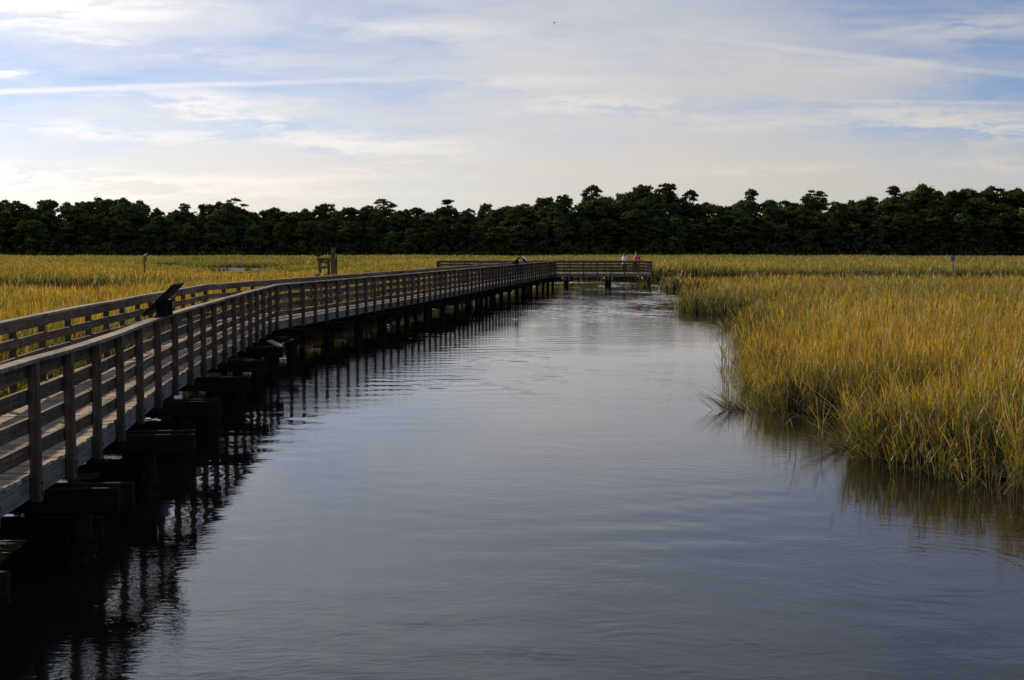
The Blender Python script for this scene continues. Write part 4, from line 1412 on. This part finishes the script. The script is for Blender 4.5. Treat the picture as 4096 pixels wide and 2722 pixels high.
def make_variant(kind, seed):
    rr = random.Random(seed); H = 18.0; bl = []
    if kind == 'round':
        R_ = rr.uniform(3.0, 3.8)
        for i in range(72):
            z = rr.uniform(.30, .965); q = (z - .30) / .665
            rad = R_ * math.sqrt(max(.06, 1 - ((q - .42) / .60) ** 2)) * rr.uniform(.3, 1.0); a = rr.uniform(0, 6.283)
            s = rr.uniform(.65, 1.35); bl.append(((math.cos(a) * rad, math.sin(a) * rad, z * H), (s, s, s * .95)))
        per, size = 115, .40
    elif kind == 'umbrella':
        for i in range(17):
            a = rr.uniform(0, 6.283); rad = 3.9 * math.sqrt(rr.random()); z = H * (.965 - .11 * (rad / 3.9) ** 2) + rr.uniform(-.9, .2)
            s = rr.uniform(.7, 1.15); bl.append(((math.cos(a) * rad, math.sin(a) * rad, z), (s, s, s * .5)))
        for i in range(5):
            a = rr.uniform(0, 6.283); rad = rr.uniform(1.2, 2.8); s = rr.uniform(.5, .8)
            bl.append(((math.cos(a) * rad, math.sin(a) * rad, H * rr.uniform(.68, .8)), (s, s, s * .5)))
        per, size = 95, .38
    elif kind == 'sparse':
        for i in range(34):
            q = rr.random() ** .8; z = .58 + .405 * q; a = rr.uniform(0, 6.283); rad = 3.1 * math.sqrt(rr.random()) * (1.1 - .62 * q)
            s = rr.uniform(.65, 1.15); bl.append(((math.cos(a) * rad, math.sin(a) * rad, z * H), (s, s, s * .62)))
        per, size = 95, .38
    else:  # bushy
        R_ = rr.uniform(3.4, 4.4)
        for i in range(58):
            z = rr.uniform(.04, .95); rad = R_ * math.sqrt(max(.05, 1 - ((z - .45) / .55) ** 2)) * rr.uniform(.35, 1); a = rr.uniform(0, 6.283)
            s = rr.uniform(1.0, 1.8); bl.append(((math.cos(a) * rad, math.sin(a) * rad, z * H), (s, s, s * .85)))
        per, size = 80, .6
    tone = {'round': (.062, .080, .028), 'umbrella': (.058, .074, .03), 'sparse': (.058, .074, .03), 'bushy': (.066, .078, .026)}[kind]
    crown = leaf_mesh('crown', bl, per, size, seed, tone)
    trunk = trunk_mesh(H, rr.uniform(.28, .38), [b[0] for b in bl][:: (1 if kind in ('umbrella', 'sparse') else 3)], seed)
    return crown, trunk


VAR = {k: [make_variant(k, 100 + 17 * i + j) for i in range(n)] for j, (k, n) in enumerate((('round', 6), ('umbrella', 3), ('sparse', 3), ('bushy', 5)))}
TREES = {}


def tree(kind, x, y, top, label, group, wide=1.0, i=None):
    key = (kind, i if i is not None else random.randrange(len(VAR[kind])))
    cr, tk = VAR[kind][key[1]]
    root = empty({'bushy': 'broadleaf_tree'}.get(kind, 'pine_tree'), (x, y, .2), random.uniform(0, 6.283))
    s = (top - .2) / 18.0 / 1.01
    root.scale = (s * wide, s * wide, s)
    for nm, me in (('crown', cr), ('trunk', tk)):
        o = bpy.data.objects.new(nm, me); COL.objects.link(o); o.parent = root
    tag(root, label, 'tree', group)
    return root


# skyline of the wood: azimuth (as pixels of the 1024 wide photograph) against the height of the tops
SK = [(-40, 458), (0, 458), (100, 455), (200, 453), (280, 452), (320, 459), (360, 465), (400, 479), (430, 477), (470, 476), (500, 466), (540, 468), (575, 474), (600, 477), (640, 470), (700, 474), (750, 465), (800, 473), (850, 472), (885, 468), (920, 473), (980, 475), (1030, 470), (1060, 474), (1090, 465), (1150, 467), (1200, 464), (1240, 453), (1290, 450), (1340, 445), (1390, 441), (1420, 430), (1480, 425), (1530, 434), (1560, 450), (1600, 464), (1640, 458), (1720, 453), (1800, 453), (1870, 449), (1900, 448), (1960, 453), (2000, 441), (2070, 433), (2120, 426), (2200, 433), (2300, 429), (2360, 432), (2480, 430)]
SKX = np.array([a / 2.304 for a, b in SK]); SKY = np.array([b / 2.304 for a, b in SK])


def sky_top(x, y):
    px = 512 + FPX * x / y
    return EYE + (249 - float(np.interp(px, SKX, SKY))) * y / FPX


G_W = 'trees of the wood beyond the marsh'
special = [  # px x, px y of the top (2360 wide), kind, width, label
    (430, 469, 'sparse', .85, 'small lone pine top with sky showing through, in the dip of the treeline'),
    (470, 470, 'sparse', .75, 'slim pine top just left of a denser rounded pine beside the umbrella pine'),
    (540, 455, 'umbrella', 1.0, 'umbrella shaped pine with sky showing under its flat crown, above the left dip'),
    (505, 461, 'round', .9, 'dense rounded pine directly left of the umbrella shaped pine'),
    (885, 454, 'umbrella', .95, 'flat topped pine rising above the low middle part of the treeline'),
    (1032, 459, 'sparse', .9, 'open pine with ragged top standing just above the left end of the viewing platform'),
    (1362, 427, 'sparse', 1.0, 'tall thin open pine at the left shoulder of the highest clump of trees'),
    (1295, 444, 'umbrella', .7, 'low flat pine top on the slope leading up to the highest clump'),
    (1480, 422, 'round', 1.1, 'broad tall pine forming the top of the highest clump of trees'),
    (1530, 423, 'sparse', 1.25, 'tall ragged pine with see-through branches at the right end of the highest clump'),
    (1587, 438, 'sparse', .9, 'narrow pine standing alone just right of the highest clump'),
    (1727, 436, 'sparse', .8, 'small leaning pine top poking out of the level treeline right of the platform'),
    (1875, 435, 'umbrella', .95, 'wide flat crowned pine sticking up from the level treeline on the right'),
    (2120, 424, 'round', 1.0, 'tall full pine at the start of the high treeline on the far right'),
    (2060, 429, 'sparse', 1.0, 'open pine with gaps just left of the tall full pine on the far right'),
]
for (a, b, kind, wd, lab) in special:
    y = random.uniform(396, 404); x = (a / 2.304 - 512) / FPX * y
    tree(kind, x, y, EYE + (249 - b / 2.304) * y / FPX, lab, G_W, wd)
LB = {'round': 'dark pine in the dense wood behind the marsh, its crown merging with its neighbours',
      'bushy': 'dark broadleaf tree filling the shaded lower edge of the wood behind the marsh'}
step = 4.3
for row, (y0, fr) in enumerate(((381, .70), (391, .88), (402, .97), (414, .99))):
    xs = -178 + (row % 2) * step / 2
    while xs < 178:
        x = xs + jit(1.6); y = y0 + jit(3.5)
        t = sky_top(x, y)
        kind = 'bushy' if (row == 0 and random.random() < .75) or (row == 1 and random.random() < .35) else 'round'
        f = fr * random.uniform(.76, 1.02) if row < 2 else fr * random.uniform(.9, 1.02)
        tree(kind, x, y, max(6, t * f), LB[kind], G_W, random.uniform(.8, 1.35) * (1.2 if row < 2 else 1.05))
        xs += step * (1.5 if row in (0, 3) else 1.2)
# undergrowth along the foot of the wood, and the deep shade of the wood behind
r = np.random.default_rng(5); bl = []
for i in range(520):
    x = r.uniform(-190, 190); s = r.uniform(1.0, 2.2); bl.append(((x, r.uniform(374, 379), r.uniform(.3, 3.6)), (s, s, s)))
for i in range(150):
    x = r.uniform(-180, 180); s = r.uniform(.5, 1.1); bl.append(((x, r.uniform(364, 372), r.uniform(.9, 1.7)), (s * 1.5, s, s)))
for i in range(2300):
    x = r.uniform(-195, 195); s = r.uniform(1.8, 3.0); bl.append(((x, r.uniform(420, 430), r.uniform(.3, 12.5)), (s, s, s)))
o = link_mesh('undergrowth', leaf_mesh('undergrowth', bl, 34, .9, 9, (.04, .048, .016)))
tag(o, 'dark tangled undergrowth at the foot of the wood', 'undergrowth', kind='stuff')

# ------------------------------------------------------------------ render
scene.render.engine = 'CYCLES'
cy = scene.cycles
cy.max_bounces = 6; cy.diffuse_bounces = 3; cy.glossy_bounces = 3; cy.transmission_bounces = 3; cy.transparent_max_bounces = 4
cy.caustics_reflective = False; cy.caustics_refractive = False
cy.sample_clamp_indirect = 6.0
cy.use_denoising = True
try: cy.denoiser = 'OPENIMAGEDENOISE'
except Exception: pass
